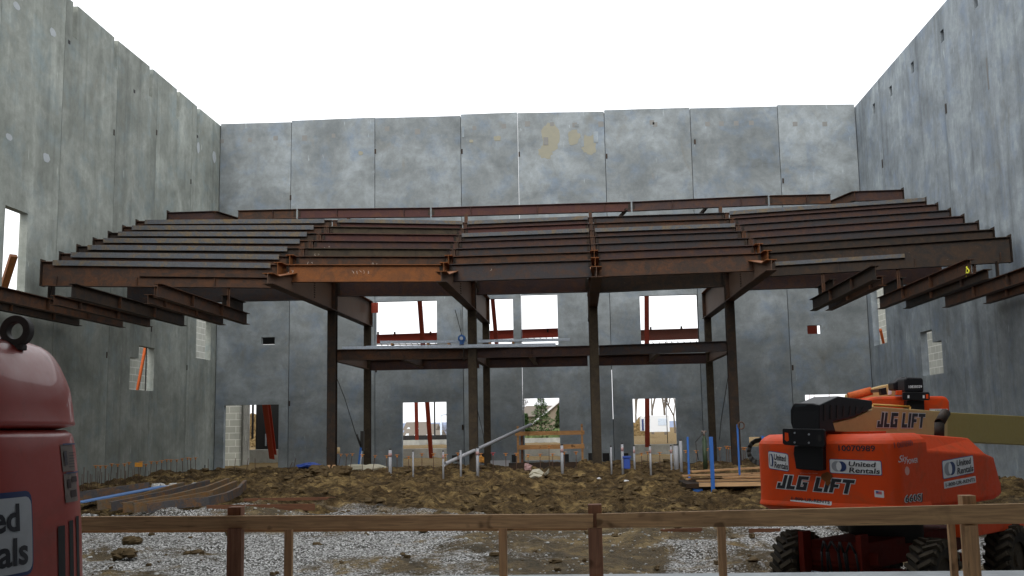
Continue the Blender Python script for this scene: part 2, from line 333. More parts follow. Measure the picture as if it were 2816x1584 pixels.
# ground
def ground_mat():
    m = mk('ground', (.1, .08, .05), .95, spec=.15); L = m.node_tree.links
    at = N(m, 'ShaderNodeAttribute'); at.attribute_name = 'dirt'; v = coords(m, rnd=False)
    n1 = noise(m, v, 1.1, 7, .7, .8); n2 = noise(m, v, 6, 6, .75, .4); n3 = noise(m, v, 28, 4, .8)
    mud = ramp(m, n1, [(.34, (.026, .017, .008)), (.5, (.085, .055, .024)), (.62, (.225, .155, .065))])
    mud = mix(m, .8, mud, ramp(m, n2, [(.36, g3(.35)), (.5, g3(.9)), (.64, g3(1.6))]), 'MULTIPLY')
    mud = mix(m, ramp(m, n3, [(.60, g3(0)), (.72, g3(.5))]), mud, (.28, .23, .13))
    vo = N(m, 'ShaderNodeTexVoronoi'); vo.inputs['Scale'].default_value = 30; L.new(v, vo.inputs['Vector'])
    st = ramp(m, vo.outputs['Color'], [(.2, (.085, .08, .068)), (.45, (.29, .28, .26)), (.75, (.80, .79, .77))])
    gap = ramp(m, vo.outputs['Distance'], [(.2, g3(1)), (.62, g3(.42))]); gr = mix(m, .85, st, gap, 'MULTIPLY')
    at3 = N(m, 'ShaderNodeAttribute'); at3.attribute_name = 'grime'; pm = noise(m, v, .7, 8, .75, .6); pa = N(m, 'ShaderNodeMath', operation='ADD'); L.new(pm, pa.inputs[0]); L.new(at3.outputs['Fac'], pa.inputs[1]); gr = mix(m, ramp(m, pa.outputs[0], [(.50, g3(0)), (.62, g3(.95))]), gr, mix(m, .25, mud, (.14, .12, .08)))
    yl = mix(m, n1, (.21, .14, .055), (.15, .105, .05)); yl = mix(m, .7, yl, ramp(m, n2, [(.32, g3(.6)), (.68, g3(1.25))]), 'MULTIPLY')
    at2 = N(m, 'ShaderNodeAttribute'); at2.attribute_name = 'outside'
    c = mix(m, at.outputs['Fac'], gr, mud); c = mix(m, at2.outputs['Fac'], c, yl); setc(m, c)
    ad = N(m, 'ShaderNodeMath', operation='ADD'); L.new(n2, ad.inputs[0]); L.new(vo.outputs['Distance'], ad.inputs[1]); bump(m, ad.outputs[0], .8, .05)
    return m
M['ground'] = ground_mat()
def mottled(name, a, b, sc):
    m = mk(name, a, .9, spec=.2); setc(m, mix(m, noise(m, coords(m), sc, 5, .7), a, b)); return m
M['clod'] = mottled('dirt_clod', (.15, .103, .048), (.03, .02, .011), 9)
M['stone'] = mottled('stone', (.6, .6, .58), (.25, .24, .21), 12)
M['hill'] = mottled('far_hill', (.16, .20, .29), (.22, .25, .33), .02)
M['leaf'] = mottled('pine_needles', (.045, .10, .03), (.09, .15, .045), 3)
M['shrub'] = mottled('shrub_leaves', (.10, .15, .05), (.17, .20, .09), 3)
M['scrub'] = mottled('dry_scrub', (.28, .18, .08), (.15, .12, .06), 3)
M['bark'] = mottled('bark', (.09, .075, .06), (.16, .135, .11), 5)
M['shingle'] = mottled('roof_shingles', (.12, .10, .08), (.16, .135, .11), 2)
M['siding'] = mottled('tan_siding', (.24, .20, .15), (.2, .17, .13), 1)
M['white'] = mk('white_siding', (.62, .64, .66), .6)
M['stain'] = mottled('tan_stain', (.27, .255, .19), (.20, .20, .17), 4)
M['pocket'] = mottled('pocket_grey', (.155, .155, .15), (.21, .21, .20), 5)
M['patch'] = mottled('white_patch', (.44, .47, .49), (.30, .32, .33), 7)
# ------------------------------------------------------------------ GROUND
def make_ground():
    xs = np.concatenate([[-1500, -600, -250, -120, -60, -30], np.arange(-19, 15.01, .085), [20, 30, 60, 120, 250, 600, 1500]])
    ys = np.concatenate([[-300, -60, -20, 5, 11], np.arange(12.3, 16, .1), np.arange(16, 36.5, .07), np.arange(36.5, 46, .11), np.arange(46, 60, .25), np.arange(60, 120, 2.5), [140, 170, 220, 300, 500, 900, 1800]])
    X, Y = np.meshgrid(xs, ys); Z = gz(X, Y); v = np.stack([X.ravel(), Y.ravel(), Z.ravel()], 1)
    nx, ny = len(xs), len(ys); i = np.arange(nx-1)[None, :]+np.arange(ny-1)[:, None]*nx
    f = np.stack([i, i+1, i+1+nx, i+nx], -1).reshape(-1, 4)
    me = bpy.data.meshes.new('ground'); me.vertices.add(len(v)); me.vertices.foreach_set('co', v.ravel())
    me.loops.add(f.size); me.loops.foreach_set('vertex_index', f.ravel().astype(np.int32)); me.polygons.add(len(f))
    me.polygons.foreach_set('loop_start', np.arange(0, f.size, 4, dtype=np.int32)); me.polygons.foreach_set('use_smooth', np.ones(len(f), bool))
    me.update(calc_edges=True)
    a = me.attributes.new('dirt', 'FLOAT', 'POINT'); a.data.foreach_set('value', dirtmask(v[:, 0], v[:, 1]).astype(np.float32))
    b = me.attributes.new('outside', 'FLOAT', 'POINT'); b.data.foreach_set('value', np.clip((v[:, 1]-44)/1.5, 0, 1).astype(np.float32))
    gx, gy = v[:, 0], v[:, 1]; gm = -.02+.20*np.clip((gx+4.2)/2.5, 0, 1)-.12*np.clip((gx-1.0)/3, 0, 1)+.30*fbm(gx*.5+5, gy*.8+2, 4)+.10*np.clip((gy-23.5)/2, 0, 1)
    gmat = me.attributes.new('grime', 'FLOAT', 'POINT'); gmat.data.foreach_set('value', gm.astype(np.float32))
    me.materials.append(M['ground']); o = bpy.data.objects.new('ground', me); C.objects.link(o); tag(o, kind='structure')
make_ground()
def scatter(name, n, x0, x1, y0, y1, rmin, rmax, mat, mask, seed):
    R = random.Random(seed); m = MB()
    k = 0
    while k < n:
        x = R.uniform(x0, x1); y = y0+(y1-y0)*R.random()**.8
        q = float(dirtmask(x, y))
        if (q > .5) != mask: continue
        r = rmin+(rmax-rmin)*R.random()**3
        m.blob((x, y, float(gz(x, y))+r*.25), r, R.random(), (R.uniform(.8, 1.5), R.uniform(.8, 1.3), R.uniform(.5, .9)), 6, 4, .35); k += 1
    tag(obj(name, m, mat), kind='stuff')
scatter('dirt_clods', 5200, -15, 11.8, 24, 41, .02, .10, M['clod'], True, 3)
scatter('mud_lumps_on_gravel', 260, -13, 11, 18.5, 29, .02, .10, M['clod'], False, 4)
scatter('gravel_stones', 2600, -13, 11, 18, 28, .012, .035, M['stone'], False, 5)
# stage slab under the camera
tag(obj('pavement', MB().box((-15.4, -12, -2.9), (12, 12.25, -1.66)), M['slab'], bevel=.02), kind='structure')
# ------------------------------------------------------------------ CONCRETE WALLS
D, XL, XR, TH = 43.9, -15.5, 12.05, .24
def panel(axis, u0, u1, zb, ztop, holes, parent, mat, base, outward):
    """one tilt-up panel: axis 'x' lies along X at Y=base, axis 'y' along Y at X=base; holes = (u0,u1,z0,z1)"""
    us = sorted({u0, u1}|{u for h in holes for u in h[:2] if u0 < u < u1}); topz = lambda u: float(np.interp(u, *zip(*ztop)))
    tmin = min(topz(u) for u in us)
    zs = sorted({zb}|{z for h in holes for z in h[2:] if zb < z < tmin-.05})+[None]
    Pt = lambda u, z, s: (u, base+s*outward*TH, topz(u) if z is None else z) if axis == 'x' else (base+s*outward*TH, u, topz(u) if z is None else z)
    def solid(i, j):
        if i < 0 or j < 0 or i >= len(us)-1 or j >= len(zs)-1: return False
        uc = (us[i]+us[i+1])/2; z1 = topz(uc) if zs[j+1] is None else zs[j+1]; zc = (zs[j]+z1)/2
        return not any(h[0] < uc < h[1] and h[2] < zc < h[3] for h in holes)
    m = MB(); idx = {}
    def V(i, j, s):
        if (i, j, s) not in idx: idx[(i, j, s)] = len(m.v); m.v.append(tuple(map(float, Pt(us[i], zs[j], s))))
        return idx[(i, j, s)]
    for i in range(len(us)-1):
        for j in range(len(zs)-1):
            if not solid(i, j): continue
            fs = [(V(i, j, 0), V(i+1, j, 0), V(i+1, j+1, 0), V(i, j+1, 0)), (V(i, j, 1), V(i, j+1, 1), V(i+1, j+1, 1), V(i+1, j, 1))]
            if not solid(i-1, j): fs.append((V(i, j, 0), V(i, j+1, 0), V(i, j+1, 1), V(i, j, 1)))
            if not solid(i+1, j): fs.append((V(i+1, j, 0), V(i+1, j, 1), V(i+1, j+1, 1), V(i+1, j+1, 0)))
            if not solid(i, j-1): fs.append((V(i, j, 0), V(i, j, 1), V(i+1, j, 1), V(i+1, j, 0)))
            if not solid(i, j+1): fs.append((V(i, j+1, 0), V(i+1, j+1, 0), V(i+1, j+1, 1), V(i, j+1, 1)))
            m.f += fs; m.smooth += [False]*len(fs)
    return obj('wall_panel', m, mat, parent)
def holeB(r, x0, x1, y0, y1):
    a = atY(r, (x0+x1)/2, y0, D); b = atY(r, (x0+x1)/2, y1, D); c = atY(r, x0, (y0+y1)/2, D); d = atY(r, x1, (y0+y1)/2, D)
    return (c[0], d[0], b[2], a[2])
def holeS(r, x0, x1, y0, y1, X):
    c = atX(r, x0, (y0+y1)/2, X); d = atX(r, x1, (y0+y1)/2, X); a = atX(r, (x0+x1)/2, y0, X); b = atX(r, (x0+x1)/2, y1, X)
    return (min(c[1], d[1]), max(c[1], d[1]), b[2], a[2])
bw = empty('concrete_wall', (-1.7, D, -1.5), 'tall grey back wall of concrete panels behind the steel balcony, with four doorways', 'wall')
seamsF = [(550, 312), (731, 306), (944, 297), (1160, 290), (1305, 284), (1525, 279), (1745, 272), (1962, 266), (2155, 264)]
low = {944: 946, 1160: 1166}
seamX = [float(atY('F', x, 700, D)[0]) for x, _ in [(544, 0), (729, 0), (943, 0), (1163, 0), (1309, 0), (1532, 0), (1753, 0), (1978, 0), (2178, 0)]]
seamZ = [float(atY('F', x, y, D)[2]) for x, y in seamsF]
seamX[0] = XL+.03; seamX[-1] = XR-.03
doors = [holeB('b', 180, 677, 703, 1290), holeB('c', 197, 722, 197, 1000), holeB('c', 1640, 2058, 150, 885), holeB('d', 333, 610, 737, 1150),
         holeB('F', 945, 1099, 757, 880), holeB('F', 1230, 1291, 751, 865), holeB('F', 1312, 1403, 741, 868), holeB('F', 1611, 1767, 742, 868),
         holeB('F', 657, 691, 848, 867), holeB('F', 2031, 2066, 818, 840), holeB('b', 1105, 1236, 1088, 1145), holeB('d', 1075, 1150, 985, 1048), holeB('F', 2026, 2140, 992, 1030)]
# keep openings clear of the joint at 1309
def clampx(h):
    h = list(h)
    for s in seamX:
        if h[0] < s < h[1]:
            if s-h[0] < h[1]-s: h[0] = s
            else: h[1] = s
    return tuple(h)
doors = [clampx(h) for h in doors]
for i in range(8):
    g = .011 if i == 4 else .012
    a, b = seamX[i]+g, seamX[i+1]-(.011 if i == 3 else .012)
    zt = [(a, seamZ[i]+(.04 if i % 2 else 0)), (b, seamZ[i+1]+(.03 if i % 2 else -.02))]
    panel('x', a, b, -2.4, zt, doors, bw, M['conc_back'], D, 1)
seal = MB()
for i in (1, 2, 3, 5, 6, 7):
    zt = seamZ[i]-.05; segs = [(-1.6, zt)]
    if i == 5: segs = [(-1.6, .3), (2.35, zt)]
    for a, b in segs: seal.box((seamX[i]-.03, D+.14, a), (seamX[i]+.03, D+.16, b))
seal.box((seamX[4]-.04, D+.14, -1.5), (seamX[4]+.04, D+.16, .55))
obj('joint_backer', seal, M['black_matt'], bw)
for xF, yF in [(731, 497), (944, 381), (1162, 381), (1306, 388), (1526, 393), (1748, 357), (728, 1015), (1970, 455), (1310, 890), (946, 930), (1994, 925), (1034+130, 1075)]:
    p = atY('F', xF, yF, D); obj('weld_plate', MB().box((p[0]-.035, D-.012, p[2]-.11), (p[0]+.035, D+.05, p[2]+.11)), M['st_dark'], bw)
# formed pockets and repair stains on the back wall
def blotch(cx, cz, w, h, seed, irr=.18, n=22):
    R = random.Random(seed); pts = []
    for i in range(n):
        t = 2*math.pi*i/n; q = 1+R.uniform(-irr, irr); c, s = math.cos(t), math.sin(t)
        pts.append((cx+w/2*q*math.copysign(abs(c)**.7, c), D-.003, cz+h/2*q*math.copysign(abs(s)**.7, s)))
    return pts
for i, (x, y) in enumerate([(205, 292), (370, 280), (557, 280), (743, 264), (1088, 220), (1285, 238), (1650, 215), (1840, 203), (1992, 188), (2150, 190), (2296, 195), (2465, 190), (25, 300)]):
    p = atY('h', x, y, D); s = .17+.03*(i % 3); obj('form_pocket', MB().box((p[0]-s/2, D-.004, p[2]-s*.55), (p[0]+s/2, D+.01, p[2]+s*.5)), M['pocket'], bw)
for xF, yF in [(1648, 313), (1640, 308), (1780, 312), (1815, 311), (1852, 310), (1890, 309), (2000, 312), (2075, 312)]:
    p = atY('F', xF, yF, D); obj('form_pocket', MB().box((p[0]-.1, D-.004, p[2]-.1), (p[0]+.1, D+.01, p[2]+.1)), M['pocket'], bw)
for i, (x, y, w, h) in enumerate([(2140, 270, .72, 1.15), (2110, 370, .62, .55), (2290, 275, .5, .62), (2390, 320, .62, .85), (918, 377, .22, .17), (1797, 283, .3, .22), (1630, 300, .16, .14)]):
    p = atY('h', x, y, D); m = MB(); pts = blotch(p[0], p[2], w, h, i); pts = [(a, b-.0015*i, c) for a, b, c in pts]; m.poly(pts, (0, .01+.002*i, 0)); obj('repair_stain', m, M['stain'], bw)
for i, (x, y, w, h) in enumerate([(2110, 300, .2, .34), (2345, 300, .13, .5), (2432, 275, .2, .5), (1577, 240, .10, .5), (2310, 200, .18, .12)]):
    p = atY('h', x, y, D); obj('mortar_patch', MB().box((p[0]-w/2, D-.018, p[2]-h/2), (p[0]+w/2, D+.02, p[2]+h/2)), M['pocket' if i == 0 else 'conc_back'], bw)
# left wall
lw = empty('concrete_wall', (XL, 30, -1.5), 'left wall of greenish grey concrete panels with notches cut in its top edge', 'wall')
ztL = [float(atX(1, x, y, XL)[2]) for x, y in [(590, 47), (888, 303), (1153, 520), (1355, 690), (1508, 820), (1655, 940)]]
yL = [float(atX(1, x, y, XL)[1]) for x, y in [(590, 47), (888, 303), (1153, 520), (1355, 690), (1508, 820), (1655, 940)]]
TL = [(-20, ztL[0]+.02)]+list(zip(yL, ztL))+[(60, ztL[-1])]
notch = []
for x0, x1, yt, yb in [(548, 585, 47, 290), (860, 888, 303, 520), (1127, 1153, 520, 732), (1333, 1355, 690, 898), (1486, 1507, 820, 1008)]:
    h = holeS(1, x0, x1, yt, yb, XL); notch.append((h[0], h[1], h[2], 30))
winL = [holeS(2, 50, 200, 265, 1000, XL), holeS(3, 1040, 1157, 283, 613, XL), holeS(3, 975, 1041, 366, 608, XL), holeS(3, 1475, 1585, 60, 376, XL)]
winL[0] = (float(atX(2, 20, 700, XL)[1]), winL[0][1], winL[0][2], winL[0][3])
sL = [-11.9, -4, 4, 12, 19, float(atX(1, 10, 100, XL)[1]), float(atX(1, 475, 700, XL)[1]), float(atX(1, 865, 1300, XL)[1]), float(atX(1, 1182, 1000, XL)[1]), float(atX(1, 1448, 1100, XL)[1]), D+TH]
for a, b in zip(sL[:-1], sL[1:]):
    zt = [(a+.01, float(np.interp(a, *zip(*TL))))]+[(y, z) for y, z in TL if a+.01 < y < b-.01]+[(b-.01, float(np.interp(b, *zip(*TL))))]
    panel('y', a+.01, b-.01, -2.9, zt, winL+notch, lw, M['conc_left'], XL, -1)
sb = MB()
for a in sL[1:-1]: sb.box((XL-.16, a-.03, -2.8), (XL-.14, a+.03, float(np.interp(a, *zip(*TL)))-.1))
obj('joint_backer', sb, M['black_matt'], lw)
for x, y, s, k in [(1, 398, 245, .45), (1, 350, 1190, .42), (1, 125, 45, .4), (1, 68, 1035, .3), (1, 1497, 1115, .35), (1, 1617, 1185, .5)] and [(398, 245, .30, .26), (350, 1190, .32, .28), (125, 45, .28, .24), (68, 1035, .26, .22), (1497, 1115, .26, .48), (1617, 1185, .34, .55)]:
    p = atX(1, x, y, XL); R = random.Random(x); pts = [(XL+.004, p[1]+s/2*1.3*math.cos(t)*R.uniform(.8, 1.1), p[2]+k/2*math.sin(t)*R.uniform(.8, 1.1)) for t in np.linspace(0, 2*math.pi, 13)[:-1]]
    obj('patch_mark', MB().poly(pts, (-.01, 0, 0)), M['patch'], lw)
for r, x, y in [(1, 860, 1000), (1, 1182, 1000), (1, 1440, 1370), (3, 802, 345), (3, 1138, 150), (3, 1405, 440)]:
    p = atX(r, x, y, XL); obj('weld_plate', MB().box((XL-.02, p[1]-.04, p[2]-.10), (XL+.012, p[1]+.04, p[2]+.10)), M['st_dark'], lw)
for r, x, y in [(1, 522, 318), (1, 1014, 690), (1, 1490, 1030), (3, 1540, 1183)]:
    p = atX(r, x, y, XL); obj('form_pocket', MB().box((XL-.01, p[1]-.07, p[2]-.06), (XL+.004, p[1]+.07, p[2]+.06)), M['black_matt'], lw)
# right wall
rw = empty('concrete_wall', (XR, 30, -1.5), 'right wall of bluish grey concrete panels with small square pockets near its top', 'wall')
ptsR = [('g', 1245, 0), ('g', 1180, 75), ('g', 720, 608), ('g', 565, 790)]
TR = sorted([(float(atX(*q, XR)[1]), float(atX(*q, XR)[2])) for q in ptsR]); TR = [(-20, TR[0][1])]+TR+[(60, TR[-1][1])]
winR = [holeS(6, 1362, 1462, 800, 1280, XR), holeS(6, 1732, 1822, 1172, 1500, XR), holeS(8, 1368, 1434, -120, 118, XR)]
hb = holeS(8, 1290, 1370, -100, 125, XR); ha = winR[1]; hc = holeS(6, 1822, 1896, 1252, 1600, XR)
zbR = hb[2]; winR[1] = (ha[0], ha[1], zbR, ha[3]); winR[2] = (hc[0], ha[0]+.001, zbR, hc[3])
pk = []
for x, y, s in [(1210, 272, 1), (986, 510, 1), (822, 688, 1), (695, 820, 1), (1462, 12, 1)]:
    p = atX('g', x, y, XR); pk.append((p[1]-.16, p[1]+.16, p[2]-.2, p[2]+.2))
pk += [(p[1]-.14, p[1]+.14, p[2]-.12, p[2]+.12) for p in [atX('g', 905, 1446, XR)]]
sR = [-11.9, -4, 4, 12, 20, 26.4, float(atX('g', 1215, 600, XR)[1]), float(atX('g', 745, 900, XR)[1]), D+TH]
for a, b in zip(sR[:-1], sR[1:]):
    zt = [(a+.01, float(np.interp(a, *zip(*TR))))]+[(y, z) for y, z in TR if a+.01 < y < b-.01]+[(b-.01, float(np.interp(b, *zip(*TR))))]
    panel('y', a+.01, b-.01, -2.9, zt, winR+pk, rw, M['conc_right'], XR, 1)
sb = MB()
for a in sR[1:-1]: sb.box((XR+.14, a-.03, -2.8), (XR+.16, a+.03, float(np.interp(a, *zip(*TR)))-.1))
for h in pk: sb.box((XR+.17, h[0]+.003, h[2]+.003), (XR+.19, h[1]-.003, h[3]-.003))  # black plates put the dark of the pocket recesses into their backs
obj('joint_backer', sb, M['black_matt'], rw)
for x, y in [(1240, 820), (760, 1235)]:
    p = atX('g', x, y, XR); obj('weld_plate', MB().box((XR-.012, p[1]-.06, p[2]-.16), (XR+.02, p[1]+.06, p[2]+.16)), M['st_dark'], rw)
p = atX('g', 1553, 550, XR); obj('rust_mark', MB().box((XR-.004, p[1]-.05, p[2]-.5), (XR+.01, p[1]+.05, p[2]+.45)), M['pocket'], rw)
# unseen end wall and roof behind the camera, added to shade the foreground
ew = empty('concrete_wall', (-1.7, -12, -1.5), 'plain grey concrete wall added unseen behind the camera to shade the foreground', 'wall')
for a, b in [(-15.5, -8.6), (-8.6, -1.7), (-1.7, 5.2), (5.2, 12.05)]: panel('x', a+.01, b-.01, -2.9, [(a, 13.6), (b, 13.6)], [(-5, 1.5, -1.66, 4)], ew, M['conc_back'], -12, -1)
obj('added_shade_roof', MB().box((-15.3, -11.9, 9.4), (11.9, 9.5, 9.8)), M['conc_plain'], ew)  # unseen roof, added to keep sky light off the foreground
# ------------------------------------------------------------------ STEEL BALCONY FRAME
bf = empty('steel_balcony_frame', (-1.5, 35, -1.4), 'rusty brown steel balcony frame of stepped curved beams on tall columns inside the concrete shell', 'steel frame')
Z1, STEP, RISE = 4.92, .96, .40
plan1 = np.array([(-15.1, 28.45), (-8.67, 30.17), (-3.9, 31.0), (.58, 30.87), (5.5, 30.45), (11.8, 28.85)])
stepY = [1.04, .89, .93, .91, .97, 1.02]
def rowpt(k, j, dz=0):
    x, y = plan1[j]; xs = {0: 0, 1: .05*k, 2: 0, 3: 0, 4: -.03*k, 5: -.02*k}[j]
    return np.array([x+xs, y+stepY[j]*k, Z1+RISE*k+dz])
rowmat = [['st_brown', 'st_rust', 'st_blue', 'st_brown', 'st_dark'], ['st_brown', 'st_brown', 'st_brown', 'st_purple', 'st_dark'], ['st_dark', 'st_mud', 'st_blue', 'st_blue', 'st_blue'],
          ['st_brown', 'st_purple', 'st_purple', 'st_blue', 'st_purple'], ['st_dark', 'st_red', 'st_blue', 'st_purple', 'st_blue'], ['st_brown', 'st_mud', 'st_red', 'st_brown', 'st_purple'], ['st_brown', 'st_red', 'st_purple', 'st_blue', 'st_purple']]
def lerp(a, b, t): return a+(b-a)*t
for k in range(7):
    for j in range(5):
        a, b = rowpt(k, j), rowpt(k, j+1); d = (b-a)/np.linalg.norm(b-a)
        a2 = a+d*(.10 if j else 0); b2 = b-d*(.10 if j < 4 else 0)
        deep = .70 if (k == 0 and j in (0, 4)) else .52
        beam = obj('seating_beam', MB().ibeam(a2, b2, deep, .2, .018), M[rowmat[k][j]], bf)
        sd = np.array([d[1], -d[0], 0])        # towards the stage
        if j == 0 or (k == 6 and j in (1, 2)) or (k == 4 and j in (2, 3)) or (k == 6 and j == 4):
            s0 = a2+(d*.28 if j == 0 else 0); e0 = b2-(d*.25*(1+.2*(k % 3)) if j == 0 else 0)
            h = .115 if j == 0 else .09
            ang = MB().sweep(s0+sd*.101, e0+sd*.101, [(0, -h), (.012, -h), (.012, .035), (-.10, .035), (-.10, .022), (0, .022)])
            obj('shelf_angle', ang, M['st_mill'], beam)
        # bolted clip angle and bolts at supports
        for q, s in ((a2, 1), (b2, -1)):
            if (s == 1 and j == 0) or (s == -1 and j == 4):
                if deep < .5 or True:
                    e = q+np.array([0, 0, 0]); obj('end_plate', MB().box((e[0]-.008-.001*s, e[1]-.14, e[2]-deep-.01), (e[0]+.008, e[1]+.14, e[2]+.06)), M['st_dark'], beam)
            elif j > 0 or s == -1:
                cl = MB().bar(q+sd*.012+d*s*.01+np.array([0, 0, -.12]), q+sd*.012+d*s*.10+np.array([0, 0, -.12]), .012, .17)
                for bz in (-.07, -.12, -.17): cl.tube(q+sd*.014+d*s*.06+np.array([0, 0, bz]), q+sd*.04+d*s*.06+np.array([0, 0, bz]), .014, 6)
                obj('clip_angle', cl, M['st_dark'], beam)
        if k == 0 and j in (0, 4):
            n0 = [(.16, .01)] if False else None
            L = np.linalg.norm(b2-a2)
            if j == 0: t0, t1 = .40, .985
            else: t0, t1 = .03, .58
            s0, e0 = lerp(a2, b2, t0), lerp(a2, b2, t1)
            obj('ledger_angle', MB().sweep(s0+sd*.012, e0+sd*.012, [(0, -.40), (.09, -.40), (.09, -.39), (.012, -.39), (.012, -.28), (0, -.28)]), M['st_brown' if j == 0 else 'st_mill'], beam)
            for t in ((.06, .39, .72) if j == 0 else (.30, .62, .96)):
                c = lerp(a2, b2, t)+sd*.05; obj('stiffener', MB().bar(c+np.array([0, 0, -deep+.02]), c+np.array([0, 0, -.42]), .012, .085, up=sd), M['st_brown'], beam)
# stepped stubs carried on each raker
for j in range(1, 5):
    for k in range(7):
        a = rowpt(k, j); b = rowpt(k+1, j) if k < 6 else rowpt(k, j)+np.array([0, .8, 0])
        f = .55 if k == 0 else (.35 if k == 1 else .05)
        p0 = np.array([a[0], a[1]-f, a[2]-.002]); p1 = np.array([a[0]+(b[0]-a[0]), b[1]+.1, a[2]-.002])
        obj('stub_beam', MB().ibeam(p0, p1, .38, .24, .018, .014), M['st_rust' if k < 2 else 'st_brown'], bf)
        if k: obj('riser_plate', MB().box((a[0]-.07, a[1]-.012, a[2]-.42), (a[0]+.07, a[1]+.012, a[2]+.01)), M['st_brown'], bf)
# rear top beam (row eight) with its splices
topP = [(-12.25, 36.71), (-10.06, 36.78), (-5.22, 37.25), (2.08, 37.3), (6.92, 36.95), (9.13, 37.04)]
tm = ['st_brown', 'st_red', 'st_red', 'st_purple', 'st_brown']
for i in range(5):
    a = np.array([*topP[i], 8.03]); b = np.array([*topP[i+1], 8.03]); d = (b-a)/np.linalg.norm(b-a)
    t = obj('top_beam', MB().ibeam(a+d*.03, b-d*.03, .34, .18), M[tm[i]], bf)
    n = max(1, int(np.linalg.norm(b-a)/1.9))
    for q in range(n): c = lerp(a, b, (q+.6)/n); obj('stiffener', MB().box((c[0]-.006, c[1]-.085, c[2]-.32), (c[0]+.006, c[1]-.007, c[2]-.02)), M['st_purple'], t)
    if i:
        pl = MB().box((a[0]-.13, a[1]-.016, a[2]-.27), (a[0]-.035, a[1]-.007, a[2]-.06)).box((a[0]+.035, a[1]-.016, a[2]-.27), (a[0]+.13, a[1]-.007, a[2]-.06))
        for sx in (-.09, .09):
            for z in (-.1, -.16, -.22): pl.tube((a[0]+sx, a[1]-.03, a[2]+z), (a[0]+sx, a[1]-.015, a[2]+z), .012, 6)
        obj('splice_plate', pl, M['st_dark'], t)
for x0, x1 in [(-15.0, -13.2), (9.95, 11.65)]:
    o = obj('top_beam', MB().ibeam((x0, 37.13, 8.13), (x1, 37.13, 8.13), .36, .18), M['st_purple'], bf)
    xe = x0 if x0 < -14 else x1; obj('end_plate', MB().box((xe-.01, 37.0, 7.75), (xe+.01, 37.25, 8.2)), M['st_dark'], o)
    xi = x1 if x0 < -14 else x0; obj('stub_beam', MB().ibeam((xi, 37.0, 8.11), (xi+(.5 if x0 < -14 else -.5), 38.7, 8.11), .34, .2), M['st_brown'], bf)
for x in (-8.2, -3.9, .58, 5.2): obj('post', MB().box((x-.06, 36.9, 7.3), (x+.06, 37.0, 7.69)), M['st_brown'], bf)
obj('kicker_brace', MB().bar((1.9, 37.2, 7.75), (1.0, 38.6, 7.0), .09, .09), M['st_dark'], bf)
obj('kicker_brace', MB().bar((4.9, 37.2, 7.9), (4.2, 38.4, 7.2), .09, .09), M['st_dark'], bf)
# rakers
ZB = 4.05
rk = [(-8.45, -8.15, 34.9), (-3.72, -3.52, 35.7), (.57, .57, 35.7), (5.22, 4.98, 35.0)]
YF, YB = [27.95, 28.45, 28.35, 27.95], 40.55
cols = []
for i, (xf, xb, yc) in enumerate(rk):
    yf = YF[i]
    X = lambda y: xf+(xb-xf)*(y-yf)/(YB-yf)
    def prof(y): return ZB+.30+(1.0-.30)*min(1, max(0, (y-yf-.6)/3.6))
    t = .02
    m = MB(); ys = [yf, yf+.6, yf+2.4, yf+4.2, yc, YB]
    for s0, s1 in zip(ys[:-1], ys[1:]):      # web
        p = [(X(s0), s0, ZB+t), (X(s1), s1, ZB+t), (X(s1), s1, prof(s1)-t), (X(s0), s0, prof(s0)-t)]
        m.poly([np.array(q)-np.array([.007, 0, 0]) for q in p], (.014, 0, 0))
    w = obj('raker_girder', m, M['st_tan'], bf)
    fl = MB(); hw = .15
    fl.add([(X(yf)-hw, yf, ZB), (X(yf)+hw, yf, ZB), (X(YB)+hw, YB, ZB), (X(YB)-hw, YB, ZB), (X(yf)-hw, yf, ZB+t), (X(yf)+hw, yf, ZB+t), (X(YB)+hw, YB, ZB+t), (X(YB)-hw, YB, ZB+t)],
           [(0,3,2,1),(4,5,6,7),(0,1,5,4),(1,2,6,5),(2,3,7,6),(3,0,4,7)])
    obj('flange', fl, M['st_brown'], w)
    ft = MB()
    for s0, s1 in zip(ys[:-1], ys[1:]):
        z0, z1 = prof(s0), prof(s1)
        ft.add([(X(s0)-hw, s0, z0-t), (X(s0)+hw, s0, z0-t), (X(s1)+hw, s1, z1-t), (X(s1)-hw, s1, z1-t), (X(s0)-hw, s0, z0), (X(s0)+hw, s0, z0), (X(s1)+hw, s1, z1), (X(s1)-hw, s1, z1)],
               [(0,3,2,1),(4,5,6,7),(0,1,5,4),(1,2,6,5),(2,3,7,6),(3,0,4,7)])
    obj('flange', ft, M['st_rust'], w)
    side = 1 if i < 2 else -1
    bl = MB()
    for z in np.arange(ZB+.2, ZB+.9, .075):
        for dy in (-.04, .04): bl.tube((X(32.6)+.006*side, 32.6+dy, z), (X(32.6)+.03*side, 32.6+dy, z), .016, 6)
    obj('bolt_rows', bl, M['st_dark'], w)
    for y in (YB-.02, yc+.16, yc-.16): obj('stiffener', MB().box((X(y)-.13, y-.006, ZB+t), (X(y)+.13, y+.006, prof(y)-t)), M['st_brown'], w)
    for y, wd in ((yc, .29), (YB-.35, .25)):
        zb = float(g0(X(y), y))-.15; xx = X(y)
        c = obj('column', MB().ibeam((xx, y-wd/2, zb), (xx, y-wd/2, ZB-.002), wd, wd, .022, .016, up=(0, -1, 0)), M['st_mud' if i in (1, 2) or y > 38 else 'st_dark'], bf)
        obj('base_plate', MB().box((xx-.24, y-.24, zb+.14), (xx+.24, y+.24, zb+.19)), M['st_mud'], c)
        cols.append((xx, y, wd))
